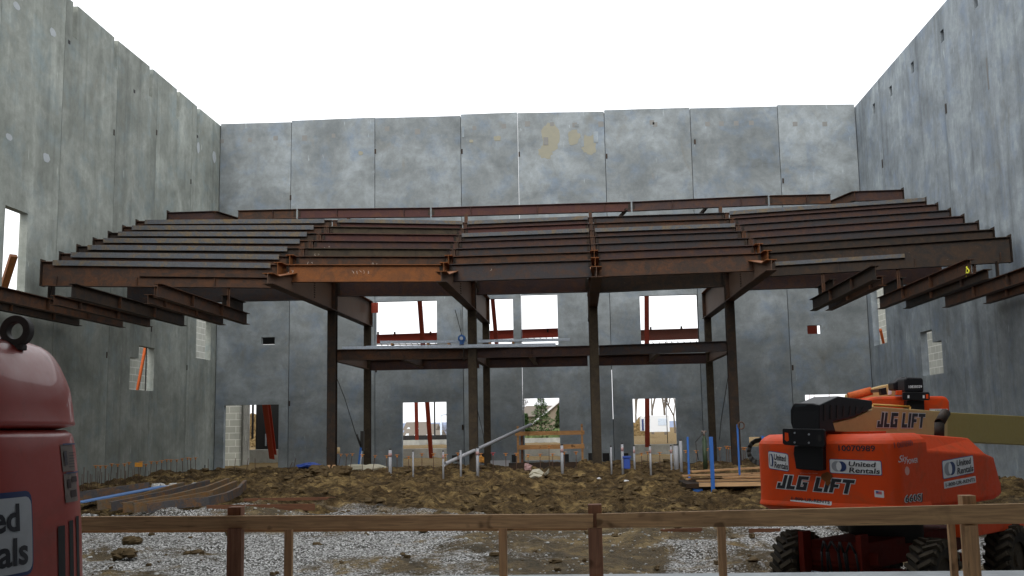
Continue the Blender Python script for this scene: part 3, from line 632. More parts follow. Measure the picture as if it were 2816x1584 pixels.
# column stub above raker bottom at front columns (full height to girder)
for i, (xf, xb, yc) in enumerate(rk):
    xx = xf+(xb-xf)*(yc-YF[i])/(YB-YF[i]); obj('column_cover', MB().box((xx+.02, yc-.15, ZB+.022), (xx+.16, yc-.13, ZB+.96)).box((xx-.16, yc-.15, ZB+.022), (xx-.02, yc-.13, ZB+.96)), M['st_dark'], bf)
cf = [(-8.28, 34.9), (-3.60, 35.7), (.57, 35.7), (5.09, 35.0)]
# transverse girders on the column line
gb = [float(atY(4, 1300, 915, 35.3)[2]), float(atY(5, 560, 895, 35.7)[2]), float(atY(5, 1500, 868, 35.35)[2])]
for i in range(3):
    a = np.array([cf[i][0]+.16, cf[i][1], gb[i]+.68]); b = np.array([cf[i+1][0]-.16, cf[i+1][1], gb[i]+.68])
    g = obj('transverse_girder', MB().ibeam(a, b, .68, .26, .02, .012), M[['st_purple', 'st_purple', 'st_dark'][i]], bf)
    cl = MB()
    for e in (a, b):
        s = 1 if e is a else -1; cl.box((e[0]+s*.005, e[1]-.03, e[2]-.6), (e[0]+s*.10, e[1]-.012, e[2]-.08))
        for z in np.arange(.14, .58, .07): cl.tube((e[0]+s*.06, e[1]-.05, e[2]-z), (e[0]+s*.06, e[1]-.028, e[2]-z), .014, 6)
    obj('clip_angle', cl, M['st_dark'], g)
zl = float(atY(4, 400, 952, 34.9)[2]); zr = float(atY(6, 700, 862, 35)[2])
obj('transverse_girder', MB().ibeam((-15.3, 34.5, zl+.75), (cf[0][0]-.16, 34.9, zl+.75), .75, .26, .02, .012), M['st_blue'], bf)
obj('transverse_girder', MB().ibeam((cf[3][0]+.16, 35.0, zr+.7), (11.9, 34.5, zr+.7), .7, .26, .02, .012), M['st_purple'], bf)
# rear line girders (behind), mezzanine beams
zt = float(atY(4, 1400, 1305, 35.2)[2]); zt2 = float(atY(5, 1700, 1268, 35.2)[2]); ztm = (zt+zt2)/2
for i in range(3):
    a = (cf[i][0]+.16, cf[i][1], ztm); b = (cf[i+1][0]-.16, cf[i+1][1], ztm); d = .36 if i == 0 else .34
    o = obj('mezzanine_beam', MB().ibeam(a, b, d, .18, .016), M[['st_brown', 'st_purple', 'st_blue'][i]], bf)
    bl = MB(); xm = lerp(a[0], b[0], [.5, .47, .45][i]); ym = lerp(a[1], b[1], .5)
    for dx in (-.09, 0.09):
        for z in (-.1, -.17, -.24): bl.tube((xm+dx, ym-.05, ztm+z), (xm+dx, ym-.006, ztm+z), .014, 6)
    obj('bolt_rows', bl, M['st_dark'], o)
    obj('mezzanine_beam', MB().ibeam((cf[i][0]+.2, YB-.35, ztm-.03), (cf[i+1][0]-.2, YB-.35, ztm-.03), .40, .18, .016), M['st_purple'], bf)
for i in range(4):
    xb = rk[i][1]; obj('mezzanine_beam', MB().ibeam((cf[i][0]+(.05 if i < 2 else -.05), cf[i][1]+.16, ztm-.004), (xb, YB-.5, ztm-.004), .38, .18, .016), M['st_tan' if i in (0, 3) else 'st_brown'], bf)
for x in (-6.0, -1.6, 2.7): obj('mezzanine_beam', MB().ibeam((x, 35.6, ztm-.02), (x, YB-.5, ztm-.02), .34, .16, .014), M['st_brown'], bf)
obj('fin_plate', MB().box((rk[0][1]+.15, YB-.4, 4.55), (rk[0][1]+.42, YB-.38, 4.95)), M['primer'], bf)
# floor beams under each end of the balcony
ZF = 3.30
floorb = [(-15.1, 20, 30.75, .24), (-14.08, 20, 31.5, .345), (-13.21, 25.5, 31.5, .245), (-12.13, 24.25, 31.5, .345), (-10.9, 25.8, 31.5, .245), (-10.16, 24.6, 31.5, .345),
          (7.04, 24.8, 31.5, .345), (7.50, 25.9, 31.5, .245), (9.0, 24.2, 31.5, .345), (9.76, 25.2, 31.5, .245), (10.9, 20, 31.5, .345), (11.78, 20, 30.7, .245)]
for i, (x, y0, y1, d) in enumerate(floorb):
    zz = ZF if x not in (11.78,) else ZF
    o = obj('floor_beam', MB().ibeam((x, y0, zz+d), (x, y1, zz+d), d, .2, .016, .012), M['st_brown' if i % 3 else 'st_dark'], bf)
    st = MB(); w = .085
    for y in (29.1, 26.8):
        for s in (-1, 1): obj('stiffener', MB().box((x+s*.008, y-.006, zz+.017), (x+s*(.008+w), y+.006, zz+d-.017)), M['st_brown'], o)
for x, d in [(-14.08, .345), (-12.13, .345), (-10.16, .345), (7.04, .345), (9.0, .345), (10.9, .345)]:
    zg = Z1-.70
    yg = float(np.interp(x, plan1[:, 0], plan1[:, 1]))
    obj('hanger_post', MB().box((x-.05, yg-.012, ZF+d), (x+.05, yg+.012, zg)).box((x-.008, yg-.07, ZF+d), (x+.008, yg-.013, zg)), M['st_brown'], bf)
for x in (-15.0, -14.9, 11.45): obj('hanger_post', MB().box((x-.06, 28.7, ZF+.3), (x-.04, 28.9, Z1-.66)), M['st_dark'], bf)
for x in (-10.25, -12.3, 7.2, 9.1): obj('floor_beam', MB().ibeam((x, 28.6+.9, ZF+.345+.34), (x, 31.4, ZF+.345+.34), .33, .2), M['st_dark'], bf)
obj('chalk_mark', MB().tube(atX(6, 2075, 690, 9.0-.02), atX(6, 2068, 770, 9.0-.02), .014, 6).tube(atX(6, 2072, 700, 8.98), atX(6, 2090, 718, 8.98), .014, 6).tube(atX(6, 2090, 718, 8.98), atX(6, 2088, 742, 8.98), .014, 6).tube(atX(6, 2088, 742, 8.98), atX(6, 2074, 736, 8.98), .014, 6), mk('yellow_chalk', (.75, .75, .05), .8), bf)
# chalk writing on webs
def chalk(r, x0, y0, x1, y1, Y, n, seed):
    R = random.Random(seed); m = MB()
    for i in range(n):
        x = x0+(x1-x0)*(i+.3)/n; w = (x1-x0)/n*.55; pts = [(x+R.random()*w, y0+R.random()*(y1-y0)) for _ in range(4)]
        for a, b in zip(pts[:-1], pts[1:]): m.bar(atY(r, *a, Y), atY(r, *b, Y), .006, .006)
    return m
for a in [(4, 550, 718, 620, 762, 30.22, 3, 1), (4, 975, 740, 1110, 760, 30.65, 5, 2), (4, 1000, 714, 1060, 726, 30.65, 4, 3), (4, 625, 280, 675, 305, 36.9, 5, 4), (4, 655, 645, 715, 670, 31.1, 5, 5), (4, 790, 535, 845, 548, 32.9, 5, 6)]:
    pass
CH = mk('chalk', (.4, .33, .28), .9)
def chalk_on(k, j, t, w, seed):
    a, b = rowpt(k, j), rowpt(k, j+1); d = (b-a)/np.linalg.norm(b-a); sd = np.array([d[1], -d[0], 0]); o = lerp(a, b, t)+sd*.010; R = random.Random(seed); m = MB()
    for i in range(int(w/.11)):
        pts = [o+d*(i*.11+R.random()*.07)+np.array([0, 0, -.16-R.random()*.12]) for _ in range(4)]
        for p, q in zip(pts[:-1], pts[1:]): m.bar(p, q, .004, .009)
    obj('chalk_mark', m, CH, bf)
for a in [(0, 1, .03, .3, 1), (0, 1, .42, .55, 2), (1, 1, .09, .25, 3), (2, 1, .08, .3, 4), (3, 1, .09, .3, 5), (1, 1, .5, .3, 6), (0, 2, .3, .2, 7)]: chalk_on(*a)
# ------------------------------------------------------------------ galvanised studs, hoist, cables on the mezzanine
zs_ = ztm+.004
ybm = lambda x: float(np.interp(x, [q[0] for q in cf], [q[1] for q in cf]))
for i, (x0, x1, dy, h, dz, lab) in enumerate([(-7.95, -4.1, -.06, .09, 0, 'frontmost galvanized steel track on the mezzanine beam, left of the blue hoist'),
        (-7.6, -1.0, .03, .10, .0, 'galvanized steel track lying just behind the front one on the mezzanine beam'),
        (-7.2, -.75, .13, .12, .0, 'galvanized steel track lying rearmost on the mezzanine beam')]):
    single('steel_track', MB().tray((x0, ybm(x0)+dy, zs_), (x1, ybm(x1)+dy, zs_+dz), .08, h), M['galv'], lab, 'steel track', 'galvanized tracks stacked on the mezzanine beam')
for i, (x0, x1, dy, lab) in enumerate([(-6.7, -3.8, .0, 'long galvanized channel raised on wood blocks left of the blue hoist'), (-3.4, -1.7, .0, 'short galvanized channel raised on wood blocks right of the column'), (-2.4, -.25, .12, 'galvanized channel whose right end sticks out furthest toward the sky opening')]):
    single('steel_channel', MB().tray((x0, ybm(x0)+dy, zs_+.19), (x1, ybm(x1)+dy, zs_+.19), .10, .09), M['galv'], lab, 'steel channel', 'galvanized channels on wood blocks')
for i, x in enumerate((-6.3, -5.1, -4.4, -3.0, -2.2)):
    single('wood_block', MB().bar((x, ybm(x)-.08, zs_+.155), (x, ybm(x)+.2, zs_+.155), .08, .065), M['wood_fresh'], 'small wood block spacing the galvanized channels on the mezzanine beam', 'wood block', 'wood blocks under the galvanized channels')
hx = float(atY('F', 1162, 850, 35.45)[0]); hz = float(atY('F', 1162, 852, 35.45)[2])
ho = empty('chain_hoist', (hx, 35.4, hz-.15), 'blue hand chain hoist hanging beside the second column at mezzanine level', 'hoist')
obj('housing', MB().tube((hx, 35.32, hz), (hx, 35.48, hz), .13, 16).box((hx-.07, 35.33, hz-.2), (hx+.07, 35.47, hz-.1)), M['hoist'], ho)
obj('hub', MB().tube((hx, 35.28, hz), (hx, 35.319, hz), .06, 12), M['galv'], ho)
tp = atY('F', 1145, 760, 35.45)
obj('chain', MB().tube((hx, 35.4, hz+.13), (tp[0], 35.4, ZB-.0), .012, 6).tube((hx+.06, 35.42, hz-.2), (hx+.06, 35.42, hz-.65), .012, 6).tube((hx-.02, 35.43, hz+.12), (hx-.02, 35.43, ZB-.0), .010, 6), M['cable'], ho)
obj('hook', MB().tube((hx+.06, 35.42, hz-.65), (hx+.06, 35.42, hz-.78), .03, 8), M['st_dark'], ho)
def cable(pts, r, lab, mat='cable'):
    m = MB()
    for a, b in zip(pts[:-1], pts[1:]): m.tube(a, b, r, 6)
    single('guy_cable', m, M[mat], lab, 'cable', 'thin guy cables on the columns')
cable([atY('b', 1195, 430, 35.0), atY('b', 1280, 650, 36.2), atY('b', 1375, 960, 37.5), atY('b', 1420, 1060, 38)], .012, 'thin dark guy cable slanting down from the leftmost column')
cable([atY('d', 955, 500, 35.0), atY('d', 895, 880, 36.5), atY('d', 885, 1000, 37.5)], .012, 'thin dark guy cable slanting down from the rightmost column')
cable([atY('c', 1048, 30, 35.9), atY('c', 1095, 330, 36.8), atY('c', 1150, 560, 37.5), atY('c', 1170, 700, 38)], .010, 'thin dark guy cable slanting down beside the second column')
# ------------------------------------------------------------------ WRITING
def subdiv(m, cuts=2):
    bm_ = bmesh.new(); vs = [bm_.verts.new((float(a), float(b), 0)) for a, b in m.v]
    for f in m.f:
        try: bm_.faces.new([vs[i] for i in f])
        except ValueError: pass
    bmesh.ops.triangulate(bm_, faces=bm_.faces[:]); bmesh.ops.subdivide_edges(bm_, edges=bm_.edges[:], cuts=cuts, use_grid_fill=True)
    bm_.verts.ensure_lookup_table(); bm_.verts.index_update()
    v = [(q.co.x, q.co.y) for q in bm_.verts]; f = [tuple(q.index for q in p.verts) for p in bm_.faces]; bm_.free(); return v, f
class P2D:
    def __init__(s): s.v = []; s.f = []
def text_mesh(txt, shear=0, off=0):
    cu = bpy.data.curves.new('t', 'FONT'); cu.body = txt; cu.size = 1; cu.shear = shear; cu.offset = off; cu.resolution_u = 3; cu.align_x = 'LEFT'
    o = bpy.data.objects.new('t', cu); C.objects.link(o); bpy.context.view_layer.update()
    me = bpy.data.meshes.new_from_object(o.evaluated_get(bpy.context.evaluated_depsgraph_get()))
    v = np.array([q.co[:2] for q in me.vertices]); f = [tuple(p.vertices) for p in me.polygons]
    bpy.data.objects.remove(o); bpy.data.curves.remove(cu); bpy.data.meshes.remove(me)
    v -= v.min(0); v /= v.max(0); return v, f
def text_on(mp, txt, x0, x1, y0, y1, shear=0, off=.012):     # mp(u,v) -> 3D
    v, f = text_mesh(txt, shear, off); q = P2D(); q.v, q.f = list(v), f; v, f = subdiv(q, 1); return MB().add([mp(x0+(x1-x0)*a, y0+(y1-y0)*b) for a, b in v], f)
LET = {'J': ([(.36, 1), (.62, 1), (.62, 0), (0, 0), (0, .42), (.24, .42), (.24, .22), (.36, .22)], .62),
       'L': ([(0, 1), (.28, 1), (.28, .24), (.62, .24), (.62, 0), (0, 0)], .62),
       'G': ([(0, 1), (.76, 1), (.76, .76), (.28, .76), (.28, .24), (.5, .24), (.5, .4), (.4, .4), (.4, .58), (.76, .58), (.76, 0), (0, 0)], .76),
       'I': ([(0, 1), (.28, 1), (.28, 0), (0, 0)], .28),
       'F': ([(0, 1), (.68, 1), (.68, .77), (.28, .77), (.28, .6), (.58, .6), (.58, .38), (.28, .38), (.28, 0), (0, 0)], .68),
       'T': ([(0, 1), (.82, 1), (.82, .76), (.55, .76), (.55, 0), (.27, 0), (.27, .76), (0, .76)], .82), ' ': (None, .34)}
def off_poly(p, e):
    n = len(p); out = []
    ar = sum(p[i][0]*p[(i+1) % n][1]-p[(i+1) % n][0]*p[i][1] for i in range(n)); s = 1 if ar > 0 else -1
    for i in range(n):
        a, b, c = np.array(p[i-1]), np.array(p[i]), np.array(p[(i+1) % n]); d1 = (b-a)/np.linalg.norm(b-a); d2 = (c-b)/np.linalg.norm(c-b)
        n1 = np.array([d1[1], -d1[0]])*s; n2 = np.array([d2[1], -d2[0]])*s; out.append(tuple(b+(n1+n2)*e))
    return out
def block_letters(mp, txt, x0, x1, y0, y1, shear=.28, e=0, gap=.10):
    tot = sum(LET[c][1]+gap for c in txt)-gap+shear; m = MB(); x = 0
    for c in txt:
        p, w = LET[c]
        if p:
            q = off_poly(p, e) if e else p; pp = P2D(); pp.v = [(x+a+b*shear, b) for a, b in q]; pp.f = [tuple(range(len(q)))]; v, f = subdiv(pp, 3)
            m.add([mp(x0+(x1-x0)*a/tot, y0+(y1-y0)*b) for a, b in v], f)
        x += w+gap
    return m
def plate(mp, x0, x1, y0, y1, r=.12, nu=10):       # rounded rectangle following the surface, r as a fraction of the height
    W_ = abs(x1-x0); H_ = y1-y0; R_ = r*abs(H_); sg = 1 if x1 > x0 else -1
    m = MB(); xs = [x0+sg*R_*(1-math.cos(t)) for t in np.linspace(0, math.pi/2, 4)]+list(np.linspace(x0+sg*R_, x1-sg*R_, nu)[1:-1])+[x1-sg*R_*(1-math.cos(t)) for t in np.linspace(math.pi/2, 0, 4)]
    vs = []; K = 5
    for x in xs:
        d = min(abs(x-x0), abs(x1-x)); q = 0 if d >= R_ else R_-math.sqrt(max(0, R_*R_-(R_-d)**2)); lo, hi = y0+q*np.sign(H_), y1-q*np.sign(H_)
        vs += [mp(x, lo+(hi-lo)*k/K) for k in range(K+1)]
    return m.add(vs, [((K+1)*i+k, (K+1)*(i+1)+k, (K+1)*(i+1)+k+1, (K+1)*i+k+1) for i in range(len(xs)-1) for k in range(K)], True)
def oval(mp, cx, cy, rx, ry, h=1):
    n = 20; return MB().add([mp(cx+rx*math.cos(2*math.pi*i/n), cy+ry*math.sin(2*math.pi*i/n)) for i in range(n)], [tuple(range(n))])
def rental_sticker(parent, mpf, x0, x1, y0, y1, back='sticker', logo=True, split=.36, lay=0):
    """white rounded sticker with the two-tone ring and the two lines of lettering; mpf(offset) gives the surface mapping"""
    k = lambda a: x0+(x1-x0)*a; q = lambda b: y0+(y1-y0)*b
    b = obj('sticker', plate(mpf(.003), x0, x1, y0, y1), M['sticker_blue'], parent, True)
    obj('sticker_face', plate(mpf(.006), k(.012), k(.988), q(.035), q(.965)), M[back], b, True)
    if logo:
        cx = k(split*.5); w = (x1-x0)*split*.40; h = (y1-y0)*.36; mm = mpf(.009); n = 24
        def cres(s):
            o = [(cx-s*w*.30+w*.66*math.cos(t), q(.5)+h*math.sin(t)) for t in np.linspace(0, 2*math.pi, n+1)[:-1]]
            return o
        outl = cres(1); m = MB(); m.add([mm(*p) for p in outl], [tuple(range(n))]); obj('emblem_half', m, M['sticker_grey'], b, True)
        m = MB(); mm2 = mpf(.011); m.add([mm2(*p) for p in cres(-1)], [tuple(range(n))]); obj('emblem_half', m, M['sticker_navy'], b, True)
        obj('emblem_centre', MB().add([mpf(.013)(cx+w*.34*math.cos(t), q(.5)+h*.86*math.sin(t)) for t in np.linspace(0, 2*math.pi, n+1)[:-1]], [tuple(range(n))]), M[back], b, True)
    obj('lettering', text_on(mpf(.010), 'United', k(split), k(split+(.97-split)*.88), q(.54), q(.88), .12, .02), M['ink'], b, True)
    obj('lettering', text_on(mpf(.010), 'Rentals', k(split), k(.965), q(.10), q(.46), .12, .02), M['ink'], b, True)
def phone_sticker(parent, mpf, x0, x1, y0, y1, txt='1-800-UR-RENTS'):
    b = obj('sticker', plate(mpf(.003), x0, x1, y0, y1, .15), M['sticker'], parent, True)
    obj('lettering', text_on(mpf(.010), txt, x0+(x1-x0)*.04, x0+(x1-x0)*.96, y0+(y1-y0)*.24, y0+(y1-y0)*.76, 0, .02), M['ink'], b, True)
# ------------------------------------------------------------------ FRONT BOOM LIFT
CORN = atY(8, 1118, 800, 14.6); GZ = -2.62; RZ = math.radians(-42)
lift = empty('boom_lift', (CORN[0], CORN[1], GZ), 'large orange boom lift with black tail and tan boom, close behind the wooden rail', 'boom lift', 'orange boom lifts', RZ)
UX = np.array([math.cos(RZ), math.sin(RZ), 0]); VX = np.array([-math.sin(RZ), math.cos(RZ), 0]); O3 = np.array([CORN[0], CORN[1], GZ])
def ploc(r, x, y, axis, val):         # photo pixel onto a plane of the lift, in the lift's own axes
    d = ray(r, x, y); n = UX if axis == 'x' else VX; t = (val+O3@n)/(d@n); p = d*t-O3; return float(p@UX), float(p@VX), float(p[2])
top_c = ploc(8, 1060, 512, 'y', 0)[2]; bot_c = ploc(8, 900, 1034, 'y', 0)[2]-.02
W0 = -2.3
def outline(n=14):
    rc, rl = .17, .42; pts = []
    pts += [(-.02, 3.9), (0, .95), (0, .5)]
    for t in np.linspace(0, math.pi/2, n): pts.append((-rc+rc*math.cos(t), rc-rc*math.sin(t)))
    for x in np.linspace(-rc-.2, W0+rl+.1, 8): pts.append((x, 0.0))
    for t in np.linspace(0, math.pi/2, n): pts.append((W0+rl-rl*math.sin(t), rl-rl*math.cos(t)))
    pts += [(W0, .95)]
    return np.array(pts)
OUT = outline(); SEG = np.linalg.norm(np.diff(OUT, axis=0), axis=1); ARC = np.concatenate([[0], np.cumsum(SEG)])
def zprof(z):          # how far the counterweight skin is set in at a height
    t = (z-bot_c)/(top_c-bot_c); lip = .045*math.exp(-((t-.07)/.05)**2); tin = 0
    if t < .06: tin = .10*(1-t/.06)
    if t > .86: tin = .16*((t-.86)/.14)**2
    return tin-.01-lip*.6
def skin(s, z, off=0):
    x = np.interp(s, ARC, OUT[:, 0]); y = np.interp(s, ARC, OUT[:, 1]); a, b = np.interp([s-.03, s+.03], ARC, OUT[:, 0]); c, d = np.interp([s-.03, s+.03], ARC, OUT[:, 1])
    tx, ty = b-a, d-c; L = math.hypot(tx, ty) or 1; nx, ny = -ty/L, tx/L
    if nx*(x+1.15)+ny*(y-2) < 0: nx, ny = -nx, -ny
    q = off-zprof(z); return (x+nx*q, y+ny*q, z)
def s_px(r, px, py):   # arc position whose skin point shows at this pixel column
    X, Y = src(r, px, py); zm = (bot_c+top_c)/2; last_ = None
    for s in np.linspace(ARC[1], ARC[-1], 700):
        p = skin(s, zm); x = proj(O3+UX*p[0]+VX*p[1]+np.array([0, 0, p[2]]))[0]
        if x <= X or (last_ is not None and x > last_ and s > 4.5): return s
        last_ = x
    return s
def z_px(s, r, px, py):
    X, Y = src(r, px, py); lo, hi = bot_c-.5, top_c+.5
    for _ in range(40):
        m_ = (lo+hi)/2; p = skin(s, m_); w = O3+UX*p[0]+VX*p[1]+np.array([0, 0, p[2]])
        if proj(w)[1] > Y: lo = m_
        else: hi = m_
    return (lo+hi)/2
s_start = 2.95
cw = MB(); zz = [bot_c+(top_c-bot_c)*t for t in (0, .02, .05, .07, .09, .13, .3, .5, .7, .82, .88, .92, .95, .975, 1.0)]
NS = 60; ss = np.concatenate([[2.95, 3.1, 3.3], np.linspace(3.4, 3.8, 12), np.linspace(3.85, ARC[-1]-1.2, 14), np.linspace(ARC[-1]-1.15, ARC[-1], 22)])
ring = [[skin(s, z) for s in ss] for z in zz]
for j in range(len(zz)-1):
    n = len(cw.v); cw.v += ring[j]+ring[j+1]; k = len(ss); cw.f += [(n+i, n+i+1, n+k+i+1, n+k+i) for i in range(k-1)]; cw.smooth += [True]*(k-1)
cw.add(ring[-1]+[(W0+.3, 1.05, top_c), (-.2, 1.05, top_c)], [tuple(range(len(ss)+2))]); cw.add(ring[0]+[(W0+.3, 1.05, bot_c), (-.2, 1.05, bot_c)], [tuple(range(len(ss)+2))])
cwo = obj('counterweight', cw, M['orange'], lift, True)
def mpf_rear(off): return lambda u, v: skin(u, v, off)
def decal_box(r, x0, y0, x1, y1, x2=None, y2=None):
    """photo corners: left-bottom (x0,y0), right-top (x1,y1)"""
    sa = s_px(r, x0, y0); sb_ = s_px(r, x1, y1); za = z_px(sa, r, x0, y0); zb_ = z_px(sb_, r, x1, y1); return sa, sb_, za, zb_
def tilt(mp, sa, sb_, dza, dzb):    # let a decal follow its own slight tilt
    return lambda u, v: mp(u, v+dza+(dzb-dza)*(u-sa)/(sb_-sa))
def place(r, xl, xr, ybl, ybr, ytl):       # left/right x, bottom y at left & right, top y at left -> s0,s1,z0,z1,tiltfn
    a = s_px(r, xl, ybl); b = s_px(r, xr, ybr); z0 = z_px(a, r, xl, ybl); z0r = z_px(b, r, xr, ybr); z1 = z_px(a, r, xl, ytl)
    return a, b, z0, z1, (lambda off: tilt(lambda u, v: skin(u, v, off), a, b, 0, z0r-z0))
a, b, z0, z1, f = place(8, 322, 845, 868, 912, 778)
o = obj('lettering_outline', block_letters(f(.004), 'JLG LIFT', a, b, z0, z1, .30, .055), M['sticker'], cwo, True)
obj('lettering', block_letters(f(.008), 'JLG LIFT', a, b, z0, z1, .30, 0), M['ink'], o, True)
a, b, z0, z1, f = place(8, 680, 1024, 770, 787, 676); rental_sticker(cwo, f, a, b, z0, z1, split=.38)
a, b, z0, z1, f = place(8, 279, 410, 740, 762, 622); rental_sticker(cwo, f, a, b, z0, z1, split=.30)
a, b, z0, z1, f = place(8, 408, 682, 955, 984, 915); phone_sticker(cwo, f, a, b, z0, z1)
a, b, z0, z1, f = place(8, 745, 988, 625, 628, 586); obj('lettering', text_on(f(.004), '10070989', a, b, z0, z1, 0, .02), M['ink'], cwo, True)
a, b, z0, z1, f = place(8, 1113, 1240, 607, 588, 568); obj('lettering', text_on(f(.004), '10070989', a, b, z0, z1, 0, .015), mk('faded_ink', (.22, .03, .02), .6), cwo, True)
a, b, z0, z1, f = place(8, 966, 1028, 928, 934, 882); bb = obj('sticker', plate(f(.003), a, b, z0, z1, .1), M['sticker'], cwo, True)
obj('flag_print', plate(f(.006), a+(b-a)*.18, a+(b-a)*.8, z0+(z1-z0)*.45, z0+(z1-z0)*.88, .02), mk('flag_red', (.5, .12, .14), .5), bb, True)
obj('flag_print', plate(f(.009), a+(b-a)*.18, a+(b-a)*.45, z0+(z1-z0)*.66, z0+(z1-z0)*.88, .02), M['sticker_blue'], bb, True)
a, b, z0, z1, f = place(8, 478, 598, 775, 777, 766); obj('lettering', text_on(f(.004), 'www.jlg.com', a, b, z0, z1, .1, .0), mk('pale_ink', (.5, .3, .28), .6), cwo, True)
a, b, z0, z1, f = place(8, 1135, 1195, 715, 705, 655); obj('lettering', text_on(f(.004), 'Sky', a, b, z0, z1, .35, .0), M['sticker'], cwo, True)
a, b, z0, z1, f = place(8, 1190, 1262, 712, 700, 680); obj('lettering', text_on(f(.004), 'POWER', a, b, z0, z1, .1, .01), M['sticker'], cwo, True)
# rust stain by the tail bracket
a = s_px(8, 665, 800); z0 = z_px(a, 8, 665, 860); z1 = z_px(a, 8, 665, 757); R = random.Random(5)
pts = [(a+.11*(1-.5*(t > math.pi))*math.cos(t)*R.uniform(.6, 1.1), (z0+z1)/2+(z1-z0)/2*math.sin(t)*R.uniform(.8, 1)) for t in np.linspace(0, 2*math.pi, 18)[:-1]]
obj('rust_stain', MB().add([skin(u, v, .014) for u, v in pts], [tuple(range(17))]), M['st_rust'], cwo, True)
# engine hood: traced side profile, real width
hp = [ploc(8, x, y, 'x', 0) for x, y in [(1225, 502), (1700, 537), (1765, 645), (1822, 810), (1780, 955), (1730, 1010)]]
hy0 = .95; zb_h = bot_c+.02; zc = ploc(8, 1280, 630, 'x', 0)[2]; ztop0, ztop1 = hp[0][2], hp[1][2]; yend = hp[3][1]
def hood_sec(y, zt, zcr, zb, ins, x0=0):
    return [(W0+.02, y, zb), (x0-.05, y, zb), (x0, y, zb+.06), (x0, y, zcr), (x0-ins, y, zt), (W0+ins, y, zt), (W0+.02, y, zcr)]
secs = [hood_sec(hy0+.015, top_c-.01, zc, zb_h, .16), hood_sec(hp[1][1]-.02, hp[1][2]+.0, hp[2][2], zb_h, .26), hood_sec(hp[2][1], hp[2][2]-.015, hp[2][2]-.05, zb_h, .2, -.02),
        hood_sec(hp[3][1], hp[3][2], hp[3][2]-.05, hp[4][2]+.05, .12, -.05)]
hm = MB()
for q in range(3): n = len(hm.v); hm.v += secs[q]+secs[q+1]; hm.f += [(n+i, n+(i+1) % 7, n+7+(i+1) % 7, n+7+i) for i in range(7)]; hm.smooth += [False]*7
hm.add(secs[0], [tuple(range(7))]); hm.add(secs[3], [tuple(range(7))])
hood = obj('engine_hood', hm, M['orange'], lift, True, bevel=.025)
def mpf_side(off): return lambda u, v: (off, u, v)
def sidebox(r, xl, xr, ybl, ybr, ytl):
    A = ploc(r, xl, ybl, 'x', 0); B = ploc(r, xr, ybr, 'x', 0); T = ploc(r, xl, ytl, 'x', 0)
    return A[1], B[1], A[2], T[2], (lambda off: (lambda u, v: (off+.001, u, v+(B[2]-A[2])*(u-A[1])/(B[1]-A[1]))))
a, b, z0, z1, f = sidebox(8, 1422, 1628, 812, 768, 688); rental_sticker(hood, f, a, b, z0, z1, split=.44)
a, b, z0, z1, f = sidebox(8, 1430, 1640, 874, 832, 828); phone_sticker(hood, f, a, b, z0, z1)
a, b, z0, z1, f = sidebox(8, 1166, 1282, 978, 968, 918); f0 = f
m6 = text_on(lambda u, v: (.016, u, v), '660SJ', a-(b-a)*.03, b+(b-a)*.03, z0-(z1-z0)*.08, z1+(z1-z0)*.08, .1, .06); obj('lettering_outline', m6, M['sticker'], cwo, True)
obj('lettering', text_on(lambda u, v: (.026, u, v), '660SJ', a, b, z0, z1, .1, .01), M['ink'], cwo, True)
A = ploc(8, 1183, 780, 'x', 0); obj('round_logo', MB().add([(.013, A[1]+.07*math.cos(t), A[2]+.05+.06*math.sin(t)) for t in np.linspace(0, 2*math.pi, 12)[:-1]], [tuple(range(11))]), mk('pale_red', (.6, .3, .25), .5), cwo, True)
# tail bracket and boom tail (black)
def tr(pts, axis, val, r=8): return [ploc(r, x, y, axis, val) for x, y in pts]
tail = MB().poly(tr([(440, 590), (630, 590), (632, 752), (595, 756), (452, 742), (436, 640)], 'y', -.10), VX*0+np.array([0, .30, 0]))
obj('tail_bracket', tail, M['black'], lift, True, bevel=.012)
ear = obj('bumper_plate', MB().poly(tr([(362, 482), (372, 474), (630, 480), (640, 490), (642, 590), (630, 602), (600, 602), (375, 584), (364, 574)], 'y', -.18), (0, .06, 0)), M['black'], lift, True, bevel=.01)
obj('hand_hole', MB().poly(tr([(379, 502), (402, 506), (406, 555), (392, 562), (379, 550)], 'y', -.1805), (0, .0006, 0)), M['orange'], ear, True)
obj('hand_hole', MB().poly(tr([(600, 518), (618, 514), (622, 552), (606, 566), (596, 550)], 'y', -.1805), (0, .0006, 0)), M['black_matt'], ear, True)
bm = MB()
for x, y in [(446, 505), (446, 568), (540, 515), (540, 570)]:
    p = ploc(8, x, y, 'y', -.18); bm.tube((p[0], p[1]-.012, p[2]), (p[0], p[1]+.001, p[2]), .014, 8)
obj('bolt', bm, M['sticker_grey'], ear, True)
end = obj('boom_end_cover', MB().poly(tr([(414, 355), (425, 330), (440, 306), (560, 308), (600, 318), (606, 480), (430, 480), (416, 440)], 'y', -.12), (0, .3, 0)), M['black'], lift, True, bevel=.02)
obj('light_strip', MB().poly(tr([(445, 322), (522, 318), (522, 330), (446, 335)], 'y', -.1215), (0, .001, 0)), M['glassy'], end, True)
xb0 = ploc(8, 600, 400, 'y', -.12)[0]
